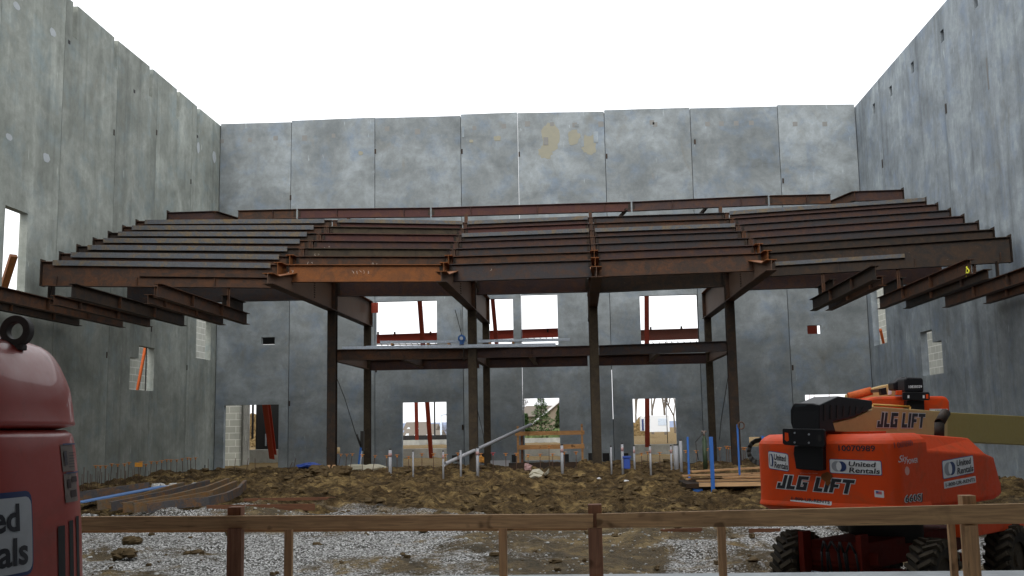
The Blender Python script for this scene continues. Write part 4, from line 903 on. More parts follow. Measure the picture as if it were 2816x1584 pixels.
# boom along the lift's axis, traced on its near side
BX = xb0+.02
TB = tr([(606, 320), (735, 262), (960, 292), (958, 345), (830, 405), (700, 435), (720, 500), (606, 500)], 'x', BX)
obj('boom_tail_cover', MB().poly(TB, (-.42, 0, 0)), M['black'], lift, True, bevel=.02)
rb = MB()
for k in range(7):
    t = k/7; p = ploc(8, 640+300*t, 320+18*t, 'x', BX+.001); q = ploc(8, 640+290*t, 425-65*t, 'x', BX+.001); obj('cover_rib', MB().bar(p, q, .02, .035), M['black_matt'], lift, True)
BO = tr([(690, 440), (830, 408), (958, 350), (960, 330), (1455, 365), (1455, 545), (1000, 520), (760, 498), (715, 498)], 'x', BX-.02)
boom = obj('boom', MB().poly(BO, (-.36, 0, 0)), M['cream'], lift, True, bevel=.012)
B2 = tr([(1440, 368), (2130, 404), (2130, 592), (1440, 560)], 'x', BX-.05)
obj('boom_section', MB().poly(B2, (-.30, 0, 0)), M['yolk'], boom, True, bevel=.012)
A = ploc(8, 985, 468, 'x', BX-.02); B = ploc(8, 1312, 472, 'x', BX-.02); T = ploc(8, 985, 368, 'x', BX-.02)
mpb = lambda off: (lambda u, v: (BX-.02+off, u, v+(B[2]-A[2])*(u-A[1])/(B[1]-A[1])))
o = obj('lettering_outline', block_letters(mpb(.004), 'JLG LIFT', A[1], B[1], A[2], T[2], .30, .05), M['sticker'], boom, True)
obj('lettering', block_letters(mpb(.008), 'JLG LIFT', A[1], B[1], A[2], T[2], .30, 0), M['ink'], o, True)
# exhaust stack
e0 = ploc(8, 1395, 512, 'x', -.5); e1 = ploc(8, 1400, 440, 'x', -.5); e2 = ploc(8, 1440, 372, 'x', -.5)
ex = obj('exhaust_pipe', MB().tube((e0[0], e0[1], e0[2]-.1), e1, .075, 14).hollow(e1, e2, .078, .012, 14), M['st_dark'], lift, True)
obj('hood_knob', MB().tube((-1.15, 1.0, top_c-.02), (-1.15, 1.0, top_c+.05), .07, 10), M['orange_shaded'], lift, True)
obj('fuel_pocket', MB().box((-1.6, .55, top_c-.004), (-.6, 1.0, top_c+.03)), M['orange'], lift, True)
# chassis, hoses, wheels
obj('turntable_base', MB().tube((-1.15, 1.9, .82), (-1.15, 1.9, bot_c+.03), .55, 20), M['black_matt'], lift, True)
obj('chassis', MB().box((-1.6, .45, .55), (-.7, 3.6, .92)).box((-1.75, .42, .62), (-.55, .449, .80)), M['orange_shaded'], lift, True, bevel=.02)
obj('axle_beam', MB().box((-2.0, .62, .38), (-.3, .86, .549)).box((-2.0, 2.98, .38), (-.3, 3.2, .549)), M['orange_shaded'], lift, True, bevel=.02)
obj('cylinder_rod', MB().tube((-1.55, .35, .46), (-.9, .35, .42), .028, 10), M['galv'], lift, True)
for x in (-1.62, -.72): obj('chassis_plate', MB().box((x-.04, .2, .34), (x+.04, .419, 1.05)), M['orange_shaded'], lift, True)
hs_ = MB()
for k, (x, w) in enumerate([(-1.28, .12), (-1.2, .2), (-1.02, .1), (-.9, .16)]):
    P_ = [(x, .17+.02*k, .5), (x+.02, .14, .8), (x+w*.5, .14, .95), (x+w, .15, .8), (x+w+.01, .2, .5)]
    for p, q in zip(P_[:-1], P_[1:]): hs_.tube(p, q, .018, 6)
obj('hydraulic_hose', hs_, M['black'], lift, True)
obj('side_deck', MB().box((-.02, 1.6, .95), (.25, 3.7, 1.16)), M['orange'], lift, True, bevel=.02)
def wheel(parent, x, y, r=.52, w=.36, ax=1):
    z = r-.02; prof = [(r*.52, -w/2+.02), (r*.62, -w/2), (r*.86, -w/2), (r*.93, -w*.40), (r*.95, 0), (r*.93, w*.40), (r*.86, w/2), (r*.62, w/2), (r*.52, w/2-.02)]
    n = 36; m = MB(); vs = [(x+b, y+a*math.cos(2*math.pi*i/n), z+a*math.sin(2*math.pi*i/n)) for i in range(n) for a, b in prof]; k = len(prof)
    m.add(vs, [(i*k+j, i*k+j+1, ((i+1) % n)*k+j+1, ((i+1) % n)*k+j) for i in range(n) for j in range(k-1)], True)
    wh = obj('wheel', m, M['rubber'], parent, True); lg = MB()
    for i in range(22):
        for s in (-1, 1):
            t = 2*math.pi*(i+(0 if s > 0 else .5))/22; t2 = t+.22
            c0 = np.array([x+s*w*.02, y+r*.955*math.cos(t2), z+r*.955*math.sin(t2)]); c1 = np.array([x+s*w*.47, y+r*.95*math.cos(t), z+r*.95*math.sin(t)])
            nn = np.array([0, math.cos(t), math.sin(t)]); lg.bar(c0, c1, .055, .075, up=nn)
            c2 = np.array([x+s*(w*.5+.005), y+r*.80*math.cos(t-.02), z+r*.80*math.sin(t-.02)]); lg.bar(c1, c2, .05, .05, up=np.array([1., 0, 0]))
    obj('tread', lg, M['mud_rubber'], wh, True)
    s = 1 if x > -1 else -1
    obj('rim', MB().tube((x-w*.35, y, z), (x+w*.35, y, z), r*.54, 24).tube((x-w*.44, y, z), (x+w*.44, y, z), r*.2, 12), M['st_mud'], wh, True)
    return wh
for x, y in [(-1.88, .55), (.14, .62), (-1.88, 3.1), (.16, 3.2)]: wheel(lift, x, y)
# ------------------------------------------------------------------ SECOND BOOM LIFT (behind)
P2 = atY(8, 1230, 345, 22.3); gz2 = float(g0(P2[0], 22.5))
lift2 = empty('boom_lift', (P2[0], 22.5, gz2), 'orange boom lift further back, its black tail plate showing above the front lift', 'boom lift', 'orange boom lifts')
def T2(pts, Y): return [atY(8, x, y, Y) for x, y in pts]
hb_ = T2([(905, 300), (925, 278), (985, 264), (1150, 262), (1150, 345), (905, 345)], 22.5)
h2 = obj('engine_hood', MB().poly(T2([(905, 372), (912, 290), (940, 274), (990, 264), (1300, 262), (1420, 262), (1452, 270), (1468, 300), (1472, 560), (905, 560)], 22.3), (0, 2.2, 0)), M['orange'], lift2, bevel=.05)
obj('tail_bracket', MB().poly(T2([(1184, 290), (1300, 290), (1306, 420), (1184, 420)], 22.1), (0, .19, 0)), M['black'], lift2, bevel=.01)
e2_ = obj('bumper_plate', MB().poly(T2([(1158, 240), (1170, 236), (1328, 236), (1337, 244), (1337, 284), (1328, 290), (1165, 288), (1158, 280)], 22.0), (0, .06, 0)), M['black'], lift2, bevel=.008)
obj('hand_hole', MB().poly(T2([(1310, 250), (1326, 250), (1328, 278), (1312, 280)], 21.999), (0, .0005, 0)), M['orange'], e2_)
obj('label_plate', MB().poly(T2([(1190, 256), (1202, 256), (1202, 276), (1190, 276)], 21.996), (0, .003, 0)), M['sticker'], e2_)
obj('label_plate', MB().poly(T2([(1290, 256), (1302, 256), (1302, 276), (1290, 276)], 21.996), (0, .003, 0)), M['sticker'], e2_)
ec = obj('boom_end_cover', MB().poly(T2([(1170, 150), (1185, 136), (1285, 140), (1294, 155), (1298, 236), (1172, 236)], 22.06), (0, .5, 0)), M['black'], lift2, bevel=.03)
a_, b_, t_ = atY(8, 1198, 210, 22.05), atY(8, 1286, 212, 22.05), atY(8, 1198, 192, 22.05)
obj('lettering', text_on(lambda u, v: (u, 22.052, v), '10838329', a_[0], b_[0], a_[2], t_[2], 0, .02), M['sticker'], ec)
obj('boom_tail_cover', MB().poly(T2([(1095, 175), (1155, 136), (1190, 132), (1200, 200), (1150, 225), (1100, 222)], 22.7), (0, .4, 0)), M['black'], lift2, bevel=.02)
bo2 = MB().poly(T2([(1110, 178), (1048, 186), (800, 250), (800, 300), (1110, 290)], 23.4), (0, .35, 0)); bo = obj('boom', bo2, M['cream'], lift2, bevel=.02)
obj('boom_pipe', MB().tube(atY(8, 950, 228, 23.1), atY(8, 800, 268, 23.1), .09, 12), M['orange_brace'], bo)
obj('boom_fork', MB().poly(T2([(945, 222), (1010, 212), (1040, 206), (1040, 222), (1010, 236), (950, 240)], 23.0), (0, .1, 0)), M['st_tan'], bo)
obj('control_box', MB().poly(T2([(1012, 212), (1050, 204), (1056, 252), (1018, 256)], 22.85), (0, .18, 0)), M['black'], bo, bevel=.01)
obj('sticker_panel', MB().poly(T2([(1062, 212), (1086, 200), (1084, 250), (1060, 256)], 23.39), (0, .005, 0)), M['sticker'], bo)
obj('beacon', MB().poly(T2([(1118, 226), (1155, 224), (1158, 256), (1118, 256)], 22.2), (0, .1, 0)), M['orange'], lift2, bevel=.01)
obj('guard_rail', MB().tube(atY(8, 960, 318, 22.0), atY(8, 1205, 332, 22.0), .022, 8).tube(atY(8, 1205, 332, 22.0), atY(8, 1205, 380, 22.0), .022, 8).tube(atY(8, 960, 318, 22.0), atY(8, 960, 372, 22.0), .022, 8), mk('rail_yellow', (.5, .25, .04), .5), lift2)
o = obj('sticker', MB().poly(T2([(1335, 346), (1455, 346), (1455, 400), (1335, 400)], 22.29), (0, .008, 0)), M['sticker'], h2)
aa, bb_, tt = atY(8, 1375, 362, 22.28), atY(8, 1450, 362, 22.28), atY(8, 1375, 351, 22.28)
obj('lettering', text_on(lambda u, v: (u, 22.283, v), 'United', aa[0], bb_[0], aa[2], tt[2], .1, .01), M['ink'], o)
obj('chassis', MB().box((P2[0]-1.1, 22.5, gz2+.4), (P2[0]+.9, 25.5, gz2+.95)), M['orange_shaded'], lift2)
for sx in (-1.35, .95):
    for sy in (22.9, 25.2):
        n = 28; m = MB(); x = P2[0]+sx; r_ = .5; w_ = .36
        prof = [(r_*.2, -w_/2), (r_*.9, -w_/2), (r_, -w_*.3), (r_, w_*.3), (r_*.9, w_/2), (r_*.2, w_/2)]
        m.add([(x+b, sy+a*math.cos(2*math.pi*i/n), gz2+r_-.03+a*math.sin(2*math.pi*i/n)) for i in range(n) for a, b in prof], [(i*6+j, i*6+j+1, ((i+1) % n)*6+j+1, ((i+1) % n)*6+j) for i in range(n) for j in range(5)], True)
        obj('wheel', m, M['rubber'], lift2)
# ------------------------------------------------------------------ RED MACHINE (left foreground)
yc, bq = 3.45, .55
sil = [(187, 1071), (189.5, 1066), (187, 1060), (183, 1020), (177, 985), (168, 960), (152, 925), (138, 903), (122, 886), (104, 875), (85, 868), (60, 861), (40, 857)]
low_s = [(181, 1092), (184, 1099), (190, 1130), (196, 1190), (201, 1250), (205, 1320), (207, 1400), (208, 1449), (210, 1600), (212, 1800), (212, 2000)]
def mxz(x, y): p = atY('F', x, y, yc); return float(p[0]), float(p[2])
XC = mxz(188, 1072)[0]-.95
mg = empty('engine_welder', (XC, yc, -1.66), 'faded red rounded machine in the left foreground with a black lifting ring on top', 'machine')
def sup(t, a, b, n): c, s = math.cos(t), math.sin(t); return (a*math.copysign(abs(c)**(2/n), c), b*math.copysign(abs(s)**(2/n), s))
def lathe_box(prof, n=4.0, N_=96, cap=True):
    m = MB(); k = N_
    for a, b, z in prof:
        for i in range(k):
            x, y = sup(2*math.pi*i/k+1e-4, a, b, n); m.v.append((XC+x, yc+y, z))
    for j in range(len(prof)-1): m.f += [(j*k+i, j*k+(i+1) % k, (j+1)*k+(i+1) % k, (j+1)*k+i) for i in range(k)]; m.smooth += [True]*k
    if cap: m.f += [tuple(range((len(prof)-1)*k, len(prof)*k))]; m.smooth += [True]; m.f += [tuple(range(k))[::-1]]; m.smooth += [False]
    return m
A0 = .95
hoodp = []
def fit_a(xF, yF, bf_):        # half width and height whose outline touches the photographed silhouette point
    tx = xF*1.09317; Z_ = mxz(xF, yF)[1]
    for it in range(4):
        lo, hi = .02, 1.4
        for _ in range(26):
            a = (lo+hi)/2; pts = [(proj((XC+sup(t, a, bf_(a), 3.6)[0], yc+sup(t, a, bf_(a), 3.6)[1], Z_))[0], yc+sup(t, a, bf_(a), 3.6)[1]) for t in np.linspace(-1.5, 1.5, 41)]
            mx = max(pts)
            if mx[0] < tx: lo = a
            else: hi = a
        Z_ = float(atY('F', xF, yF, mx[1])[2])
    return lo, Z_
bh_ = lambda a: bq*(.35+.65*a/A0)
for x, y in sil: a, Z_ = fit_a(x, y, bh_); hoodp.append((a, bh_(a), Z_))
last = hoodp[-1]; hoodp += [(last[0]*.7, last[1]*.7, last[2]+.012), (last[0]*.35, last[1]*.35, last[2]+.02)]
hoodp = [(hoodp[0][0]-.05, hoodp[0][1]-.05, hoodp[0][2]-.012)]+hoodp
hd = obj('hood', lathe_box(hoodp, 3.6), M['redbody'], mg)
lowp = []
for x, y in low_s: a, Z_ = fit_a(x, y, lambda q: bq*q/A0); lowp.append((a, bq*a/A0, Z_))
lowp = lowp[::-1]; lowp[0] = (lowp[0][0], lowp[0][1], -1.655); lowp = [q for q in lowp if q[2] >= -1.656]
lowp += [(lowp[-1][0]-.02, lowp[-1][1]-.02, lowp[-1][2]+.015)]
lb = obj('lower_body', lathe_box(lowp, 3.6), M['redbody'], mg)
obj('seam_band', lathe_box([(lowp[-1][0]-.03, lowp[-1][1]-.03, lowp[-1][2]-.02), (lowp[-1][0]-.03, lowp[-1][1]-.03, hoodp[0][2]+.01)], 3.6), M['red_dark'], mg)  # dark band filling the groove between hood and lower body
rc_ = atY('F', 43, 833, yc); rr_o = abs(atY('F', 81, 833, yc)[0]-rc_[0]); rr_i = abs(atY('F', 63, 833, yc)[0]-rc_[0])
ri = MB(); n = 40; w = .018
for s in (0, 1):
    pass
vs = []
for q, (ro, yy) in enumerate([(rr_o, -w), (rr_o, w), (rr_i, w), (rr_i, -w)]):
    vs += [(rc_[0]+ro*math.cos(2*math.pi*i/n), yc+yy, rc_[2]+ro*math.sin(2*math.pi*i/n)) for i in range(n)]
ri.add(vs, [(q*n+i, q*n+(i+1) % n, ((q+1) % 4)*n+(i+1) % n, ((q+1) % 4)*n+i) for q in range(4) for i in range(n)], False)
ri.box((rc_[0]-rr_o*.5, yc-w, rc_[2]-rr_o*1.25), (rc_[0]+rr_o*.55, yc+w, rc_[2]-rr_o*.86))
obj('lifting_ring', ri, mk('ring_steel', (.022, .016, .014), .7), mg, bevel=.004)
def mskin(off):
    """surface point of the lower body from an angle (u, radians; -pi/2 faces the camera) and a height"""
    zs3 = [q[2] for q in lowp]; aa_ = [q[0] for q in lowp]
    def f(u, v):
        a = np.interp(v, zs3, aa_)+off; x, y = sup(u, a, bq*a/A0, 3.6); return (XC+x, yc+y, v)
    return f
def ang_px(xF, yF):
    best = None; X, Y = src('F', xF, yF)
    for u in np.linspace(-math.pi/2-.6, .35, 700):
        z = -.3
        for _ in range(3):
            p = mskin(0)(u, z); d = ray('F', xF, yF); z = d[2]*p[1]/d[1]
        p = mskin(0)(u, z); e = abs(proj(p)[0]-X)
        if (best is None or e < best[0]): best = (e, u, z)
    return best[1], best[2]
# big sticker, its right edge at the photographed place, running off the frame to the left
u1, zt_ = ang_px(77, 1233); _, zb2 = ang_px(77, 1444)
def arcmap(off, u_right, z0, z1):      # x measured in metres leftwards from u_right along the skin
    us = np.linspace(u_right, -math.pi+.25, 500); P_ = np.array([mskin(off)(u, (z0+z1)/2)[:2] for u in us]); L_ = np.concatenate([[0], np.cumsum(np.linalg.norm(np.diff(P_, axis=0), axis=1))])
    return lambda x, v: mskin(off)(float(np.interp(-x, L_, us)), v)
am = lambda off: arcmap(off, u1, zb2, zt_)
H3 = zt_-zb2; Wd = H3*2.55
b_ = obj('sticker', plate(am(.002), -Wd, 0, zb2, zt_, .12, 30), M['sticker_navy'], lb)
obj('sticker_face', plate(am(.004), -Wd+.012, -.008, zb2+.012, zt_-.018, .12, 30), M['sticker_old'], b_)
t1 = -.045
obj('lettering', text_on(am(.006), 'United', -Wd*.62, t1-.03, zb2+H3*.53, zb2+H3*.86, 0, .025), M['ink'], b_)
obj('lettering', text_on(am(.006), 'Rentals', -Wd*.62, t1+.01, zb2+H3*.13, zb2+H3*.46, 0, .025), M['ink'], b_)
def strip_label(x0, y0, x1, y1, mat, name='warning_label', off=.003, par=lb):
    (ua, za), (ub, zb3) = ang_px(x0, y1), ang_px(x1, y1); _, zt3 = ang_px((x0+x1)/2, y0)
    f = mskin(off); m = MB(); k = 8; zlo = (za+zb3)/2
    vs = [f(ua+(ub-ua)*i/k, z) for z in (zlo, zt3) for i in range(k+1)]
    return obj(name, m.add(vs, [(i, i+1, k+2+i, k+1+i) for i in range(k)], True), mat, par)
wl = strip_label(156, 1118, 187, 1185, M['tan_label']); strip_label(154, 1115, 186, 1119, M['sticker_navy'], 'label_band', .005, wl)
for i in range(6): strip_label(170, 1138+i*7, 184, 1139.5+i*7, mk('label_print', (.05, .04, .05), .7) if i == 0 else bpy.data.materials['label_print'], 'label_print', .005, wl)
strip_label(160, 1134, 167, 1170, bpy.data.materials['label_print'], 'label_print', .005, wl)
wl2 = strip_label(163, 1190, 194, 1262, M['tan_label']); strip_label(163, 1187, 194, 1190, M['sticker_navy'], 'label_band', .005, wl2)
for x0, y0, x1, y1 in [(168, 1205, 176, 1228), (178, 1198, 190, 1212), (176, 1232, 190, 1250)]: strip_label(x0, y0, x1, y1, M['red_dark'], 'label_print', .005, wl2)
for x0, x1, y0 in [(149, 166, 1322), (177, 188, 1308), (196, 203, 1296)]: strip_label(x0, y0, x1, 1700, M['black_matt'], 'vent_slot', .003)
# ------------------------------------------------------------------ WOODEN GUARD RAIL
def yf(xs): return 7.25-.45*(xs-225)/2600
def onrail(r, x, y, dy=0): X, Y = src(r, x, y); return atY(r, x, y, yf(X)+dy)
gr = empty('wooden_guardrail', (0, 7.0, -1.66), 'raw lumber guard rail crossing the whole foreground, three square posts rising above it', 'railing')
def railboard(xa, ya, yba, xb, yb, ybb):
    A = atY('F', xa, ya, yf(xa*1.0932)); B = atY('F', xb, yb, yf(xb*1.0932)); A2 = atY('F', xa, yba, yf(xa*1.0932)); B2 = atY('F', xb, ybb, yf(xb*1.0932))
    return MB().poly([A, B, B2, A2], (0, .04, 0))
obj('rail', railboard(100, 1301, 1335, 1492.5, 1293.5, 1329), M['wood_x'], gr, bevel=.003)
obj('rail', railboard(1501, 1293, 1329, 2700, 1264, 1316), M['wood_x'], gr, bevel=.003)
for x0, x1, yt, mt in [(572, 605, 1276, 'wood_red'), (1479, 1513, 1269.5, 'wood_red'), (2421, 2456, 1247, 'wood_z')]:
    A = onrail('F', x0, yt, .045); B = onrail('F', x1, yt, .045)
    obj('post', MB().box((A[0], A[1], -1.66), (B[0], A[1]+.09, A[2])), M[mt], gr, bevel=.003)
    if x0 < 2400:       # lower half of the post is notched round the rail and stands forward of it
        A = onrail('F', x0+.5, 1329.5, -.03); B = onrail('F', x1+1.5, 1329.5, -.03)
        obj('post', MB().box((A[0], A[1], -1.66), (B[0], A[1]+.07, A[2])), M[mt], gr, bevel=.003)
A = onrail('F', 2427, 1322, -.035); B = onrail('F', 2460, 1322, -.035); obj('post', MB().box((A[0], A[1], -1.66), (B[0], A[1]+.07, A[2])), M['wood_z'], gr, bevel=.003)
for x0, x1, yt in [(715, 734, 1331), (1254, 1274, 1329), (1805, 1825, 1326), (2386, 2403, 1312)]:
    A = onrail('F', x0, yt, .042); B = onrail('F', x1, yt, .042); obj('baluster', MB().box((A[0], A[1], -1.66), (B[0], A[1]+.04, A[2]+.05)), M['wood_z'], gr, bevel=.003)
A = onrail('F', 220, 1332, .06); B = onrail('F', 2560, 1315, .06); 
obj('ledger_board', MB().poly([onrail('F', 150, 1330, .09), onrail('F', 1478, 1324, .09), onrail('F', 1478, 1334, .09), onrail('F', 150, 1341, .09)], (0, .035, 0)), M['wood_lumber'], gr)
# ------------------------------------------------------------------ STEEL LYING ON THE GROUND (left)
def ribbon(r, bot, h, Yhint=None, th=.014, fl=-.09, curve=0):
    """a channel lying on edge: bottom line given by photo points on the ground, real height h"""
    P_ = [atG(r, *p) for p in bot]
    if curve:
        pass
    m = MB()
    for a, b in zip(P_[:-1], P_[1:]):
        a = np.array(a); b = np.array(b); d = b-a; d /= np.linalg.norm(d); s = np.array([d[1], -d[0], 0]); s /= np.linalg.norm(s)
        pr = [(0, 0), (fl, 0), (fl, th), (-th, th), (-th, h-th), (fl, h-th), (fl, h), (0, h)]
        m.sweep(a+np.array([0, 0, .06]), b+np.array([0, 0, .06]), [(q, z) for q, z in pr])
    return m
single('steel_channel', ribbon('e', [(10, 262), (495, 190)], .30), M['pile_dark'], 'straight dark steel channel at the back of the ground pile, nearest the left wall', 'steel beam', 'steel lying on the ground')
p0, p1 = atG('e', 30, 290), atG('e', 590, 178)
single('blue_board', MB().bar(p0+np.array([0, 0, .20]), p1+np.array([0, 0, .20]), .32, .03), paint('pale_blue_board', (.10, .2, .42), .6, 0, (.2, .2, .2), .4), 'flat pale blue strip lying between the steel channels by the left wall', 'board')
for i, (pts, h, mt, lab) in enumerate([([(160, 305), (470, 250), (725, 175)], .25, 'pile', 'steel channel of the ground pile just in front of the blue strip'),
        ([(250, 312), (600, 235), (885, 158)], .24, 'pile_dark', 'middle rusty channel of the fanned ground pile'),
        ([(325, 322), (650, 262), (870, 205), (1010, 150)], .25, 'pile', 'rusty curved channel of the ground pile with pale blotches'),
        ([(395, 322), (675, 280), (900, 235), (1060, 165)], .24, 'pile', 'long curved steel channel of the ground pile, second from the front'),
        ([(480, 322), (735, 287), (880, 276), (1000, 245), (1080, 205), (1120, 158)], .23, 'pile_dark', 'frontmost curved steel channel of the ground pile, its tip bending upward')]):
    single('steel_channel', ribbon('e', pts, h), M[mt], lab, 'steel beam', 'steel lying on the ground')
def board(r, a, b, h, mat, lab, name='lumber_board', t=.04, grp='loose boards on the ground', dz=0, cat='board'):
    A, B = atG(r, *a), atG(r, *b); m = MB().poly([A+np.array([0, 0, dz]), B+np.array([0, 0, dz]), B+np.array([0, 0, h+dz]), A+np.array([0, 0, h+dz])], (0, t, 0)); return single(name, m, M[mat], lab, cat, grp, bevel=.003)
board('e', (860, 300), (1558, 290), .17, 'wood_board', 'reddish board standing on edge on the gravel behind the leftmost rail post')
board('e', (1100, 232), (1690, 222), .08, 'wood_board', 'thin reddish board half sunk in the mud, further back than the other left board')
board('f', (1590, 497), (1885, 487), .16, 'wood_board', 'reddish board in the gravel seen just under the rail, left of the third thin baluster', dz=-.03)
board('f', (2215, 483), (2440, 480), .13, 'wood_board', 'short reddish board in the gravel beside the lift tyre', dz=-.03)
board('e', (800, 262), (852, 268), .07, 'wood_fresh', 'tiny pale wood offcut at the front of the steel pile')
for i, (r, x, y, s, lab) in enumerate([('e', 400, 500, .30, 'brown mud lump, the upper and larger of the two left of the first rail post'), ('e', 345, 590, .30, 'brown mud lump on white gravel, lower left near the red machine'), ('e', 785, 580, .20, 'small brown mud lump on the gravel just left of the first rail post'), ('f', 1725, 600, .14, 'small dark mud lump on gravel under the middle of the right rail')]):
    p = atG(r, x, y); m = MB()
    for k in range(5): m.blob(p+np.array([random.uniform(-s, s)*.6, random.uniform(-.1, .1), .03+random.random()*.06]), s*.42, i*9+k, (1.2, 1, .7), 8, 6, .3)
    single('mud_clod', m, M['clod'], lab, 'mud clod', 'mud lumps on the gravel')
p = atG('e', 600, 165); m = MB()
for k in range(26): m.blob((p[0]+random.uniform(-.9, 1.0), p[1]+random.uniform(-.3, .4), float(gz(p[0], p[1]))+.06+random.random()*.16), random.uniform(.06, .15), k+200, (1.2, 1, .8), 7, 5, .35)
single('rubble_heap', m, M['stone'], 'small heap of pale concrete rubble behind the steel channels on the left', 'rubble')
# ------------------------------------------------------------------ PVC STUBS, REBAR, SMALL SITE THINGS
def ground_at(x, y): return float(gz(x, y))
def stub(r, xc, yt, yb, w, Y, lab, cap='cable', pink=True, mat='pvc'):
    T = atY(r, xc, yt, Y); B = atY(r, xc, yb, Y); rr = abs(atY(r, xc+w/2, yt, Y)[0]-T[0]); zb = min(B[2], ground_at(T[0], Y))-.1
    e = empty('conduit_stub', (T[0], Y, zb+.1), lab, 'pipe stub', 'white pipe stubs standing in the dirt')
    obj('pipe', MB().hollow((T[0], Y, zb), (T[0], Y, T[2]), rr, rr*.2, 12), M[mat], e)
    if cap: obj('taped_end', MB().tube((T[0], Y, T[2]+.001), (T[0], Y, T[2]+.045), rr*.85, 10), M[cap], e)
    if pink: obj('tape_band', MB().tube((T[0], Y, T[2]-.22), (T[0], Y, T[2]-.10), rr*1.06, 12), M['pvc_pink'], e)
stub('c', 56, 762, 975, 42, 33.2, 'thick white pipe stub with pink tape, leftmost, left of the second doorway')
stub('c', 326, 782, 985, 20, 33.4, 'thin pale pipe stub in front of the left part of the second doorway', pink=False)
stub('c', 681, 782, 985, 24, 33.5, 'pale pipe stub with pink tape at the right edge of the second doorway')
stub('c', 888, 765, 975, 26, 33.5, 'pale pipe stub just left of the second column', cap=None, pink=False)
stub('c', 1086, 742, 985, 38, 33.3, 'thick white pipe stub just right of the second column, at the leaning pipe')
stub('c', 2082, 708, 985, 36, 33.3, 'thick white pipe stub at the right edge of the third doorway')
stub('d', 187, 1050, 1175, 12, 33.8, 'thin pale pipe stub just right of the third column', pink=False)
stub('d', 259, 1032, 1175, 18, 33.6, 'white pipe stub standing against the blue bin')
stub('d', 335, 1045, 1155, 13, 34.0, 'pale pipe stub with pink tape at the left edge of the fourth doorway')
stub('d', 438, 1045, 1155, 14, 34.0, 'pale pipe stub with pink tape in the middle of the fourth doorway')
stub('d', 572, 1045, 1140, 13, 34.2, 'thin pipe stub with pink tape near the right of the fourth doorway')
stub('d', 603, 1040, 1140, 34, 35.0, 'squat grey pipe stub in the fourth doorway', pink=False)
stub('d', 634, 1010, 1145, 20, 34.2, 'tall white pipe stub at the right edge of the fourth doorway', pink=False)
def rebar(x, Y, zt, lab, grp, cap='cap', lean=0, r=.011, capped=True):
    zb = ground_at(x, Y)-.12
    e = empty('rebar_stake', (x, Y, zb+.1), lab, 'rebar', grp)
    obj('bar', MB().tube((x-lean, Y, zb), (x, Y, zt), r, 6), M['rebar'], e)
    if capped:
        obj('safety_cap', MB().cone((x, Y, zt-.07), (x, Y, zt-.015), .03, .022, 10).cone((x, Y, zt-.015), (x, Y, zt+.005), .022, .085, 12).cone((x, Y, zt+.005), (x, Y, zt+.012), .085, .07, 12).cone((x, Y, zt+.012), (x, Y, zt+.0125), .07, .001, 12), M[cap], e)
lg_ = 'rusty rebar stake with orange mushroom cap in the row along the left wall'
for x, y in [(720, 1178), (756, 1180), (795, 1180), (840, 1165), (885, 1168), (937, 1165), (970, 1153), (1060, 1148), (1097, 1168), (1138, 1148), (1180, 1148), (1216, 1140), (1254, 1132), (1286, 1134), (1330, 1134), (1370, 1126), (1410, 1118), (1432, 1122), (1470, 1118)]:
    p = atX(3, x, y, -14.7+.012*(x-1100)/10); Yp = float(p[1]); rebar(float(p[0]), Yp, float(p[2]), lg_, 'capped rebar along the left wall', lean=random.uniform(-.05, .05))
p = atX(3, 1043, 1168, -14.6); e = empty('rebar_stake', (p[0], p[1], ground_at(p[0], p[1])), 'rebar stake with a square yellow flag-like cap in the row along the left wall', 'rebar')
obj('bar', MB().tube((p[0], p[1], ground_at(p[0], p[1])-.1), p, .012, 6), M['rebar'], e); obj('safety_cap', MB().box((p[0]-.12, p[1]-.03, p[2]-.08), (p[0]+.12, p[1]+.03, p[2]+.06)), M['cap_yellow'], e)
for x, y in [(618, 1240), (633, 1190), (662, 1215), (680, 1240), (692, 1245), (738, 1220), (765, 1225), (818, 1235), (875, 1230), (910, 1205), (945, 1215), (1000, 1200), (1012, 1195), (1120, 1215), (1566, 1125)]:
    p = atX(3, x, y, -14.5); rebar(float(p[0]), float(p[1]), float(p[2]), 'bare rusty rebar rod without a cap near the left wall', 'bare rebar near the left wall', capped=False, r=.010)
for r, x, y in [('b', 1198, 1142), ('b', 1243, 1150), ('b', 1297, 1150), ('b', 1347, 1145), ('b', 1553, 1162)]:
    p = atY(r, x, y, 36.6); rebar(float(p[0]), 36.6, float(p[2]), 'rebar stake with orange cap between the leftmost column and the second doorway', 'capped rebar beside the leftmost column', lean=random.uniform(.02, .12))
p = atY('b', 1437, 1155, 36.4); rebar(float(p[0]), 36.4, float(p[2]), 'rebar stake with a bright yellow cap left of the back left column', 'capped rebar beside the leftmost column', cap='cap_yellow')
for x, y in [(15, 830), (137, 822), (273, 840), (430, 806), (568, 806), (708, 818), (855, 800), (1127, 806), (1420, 804), (1545, 803), (1683, 820), (1826, 812), (1930, 712), (1973, 808), (2250, 788), (2110, 788)]:
    p = atY('c', x, y, 34.6); rebar(float(p[0]), 34.6, float(p[2]), 'rebar stake with orange cap in the row across the middle doorways', 'capped rebar across the middle')
p = atY('c', 1270, 798, 34.4); rebar(float(p[0]), 34.4, float(p[2]), 'rebar stake with a bright red cap between the second column and the wooden frame', 'capped rebar across the middle', cap='red_cap')
for x, y in [(383, 1090), (422, 1082), (500, 1086), (572, 1074), (668, 1074), (735, 1074), (803, 1062), (885, 1056), (928, 1046), (942, 1050), (960, 1050), (1035, 1054), (1047, 1056)]:
    p = atY('d', x, y, 35.3); rebar(float(p[0]), 35.3, float(p[2]), 'rebar stake with orange cap right of the third column, before the blue rack', 'capped rebar on the right')
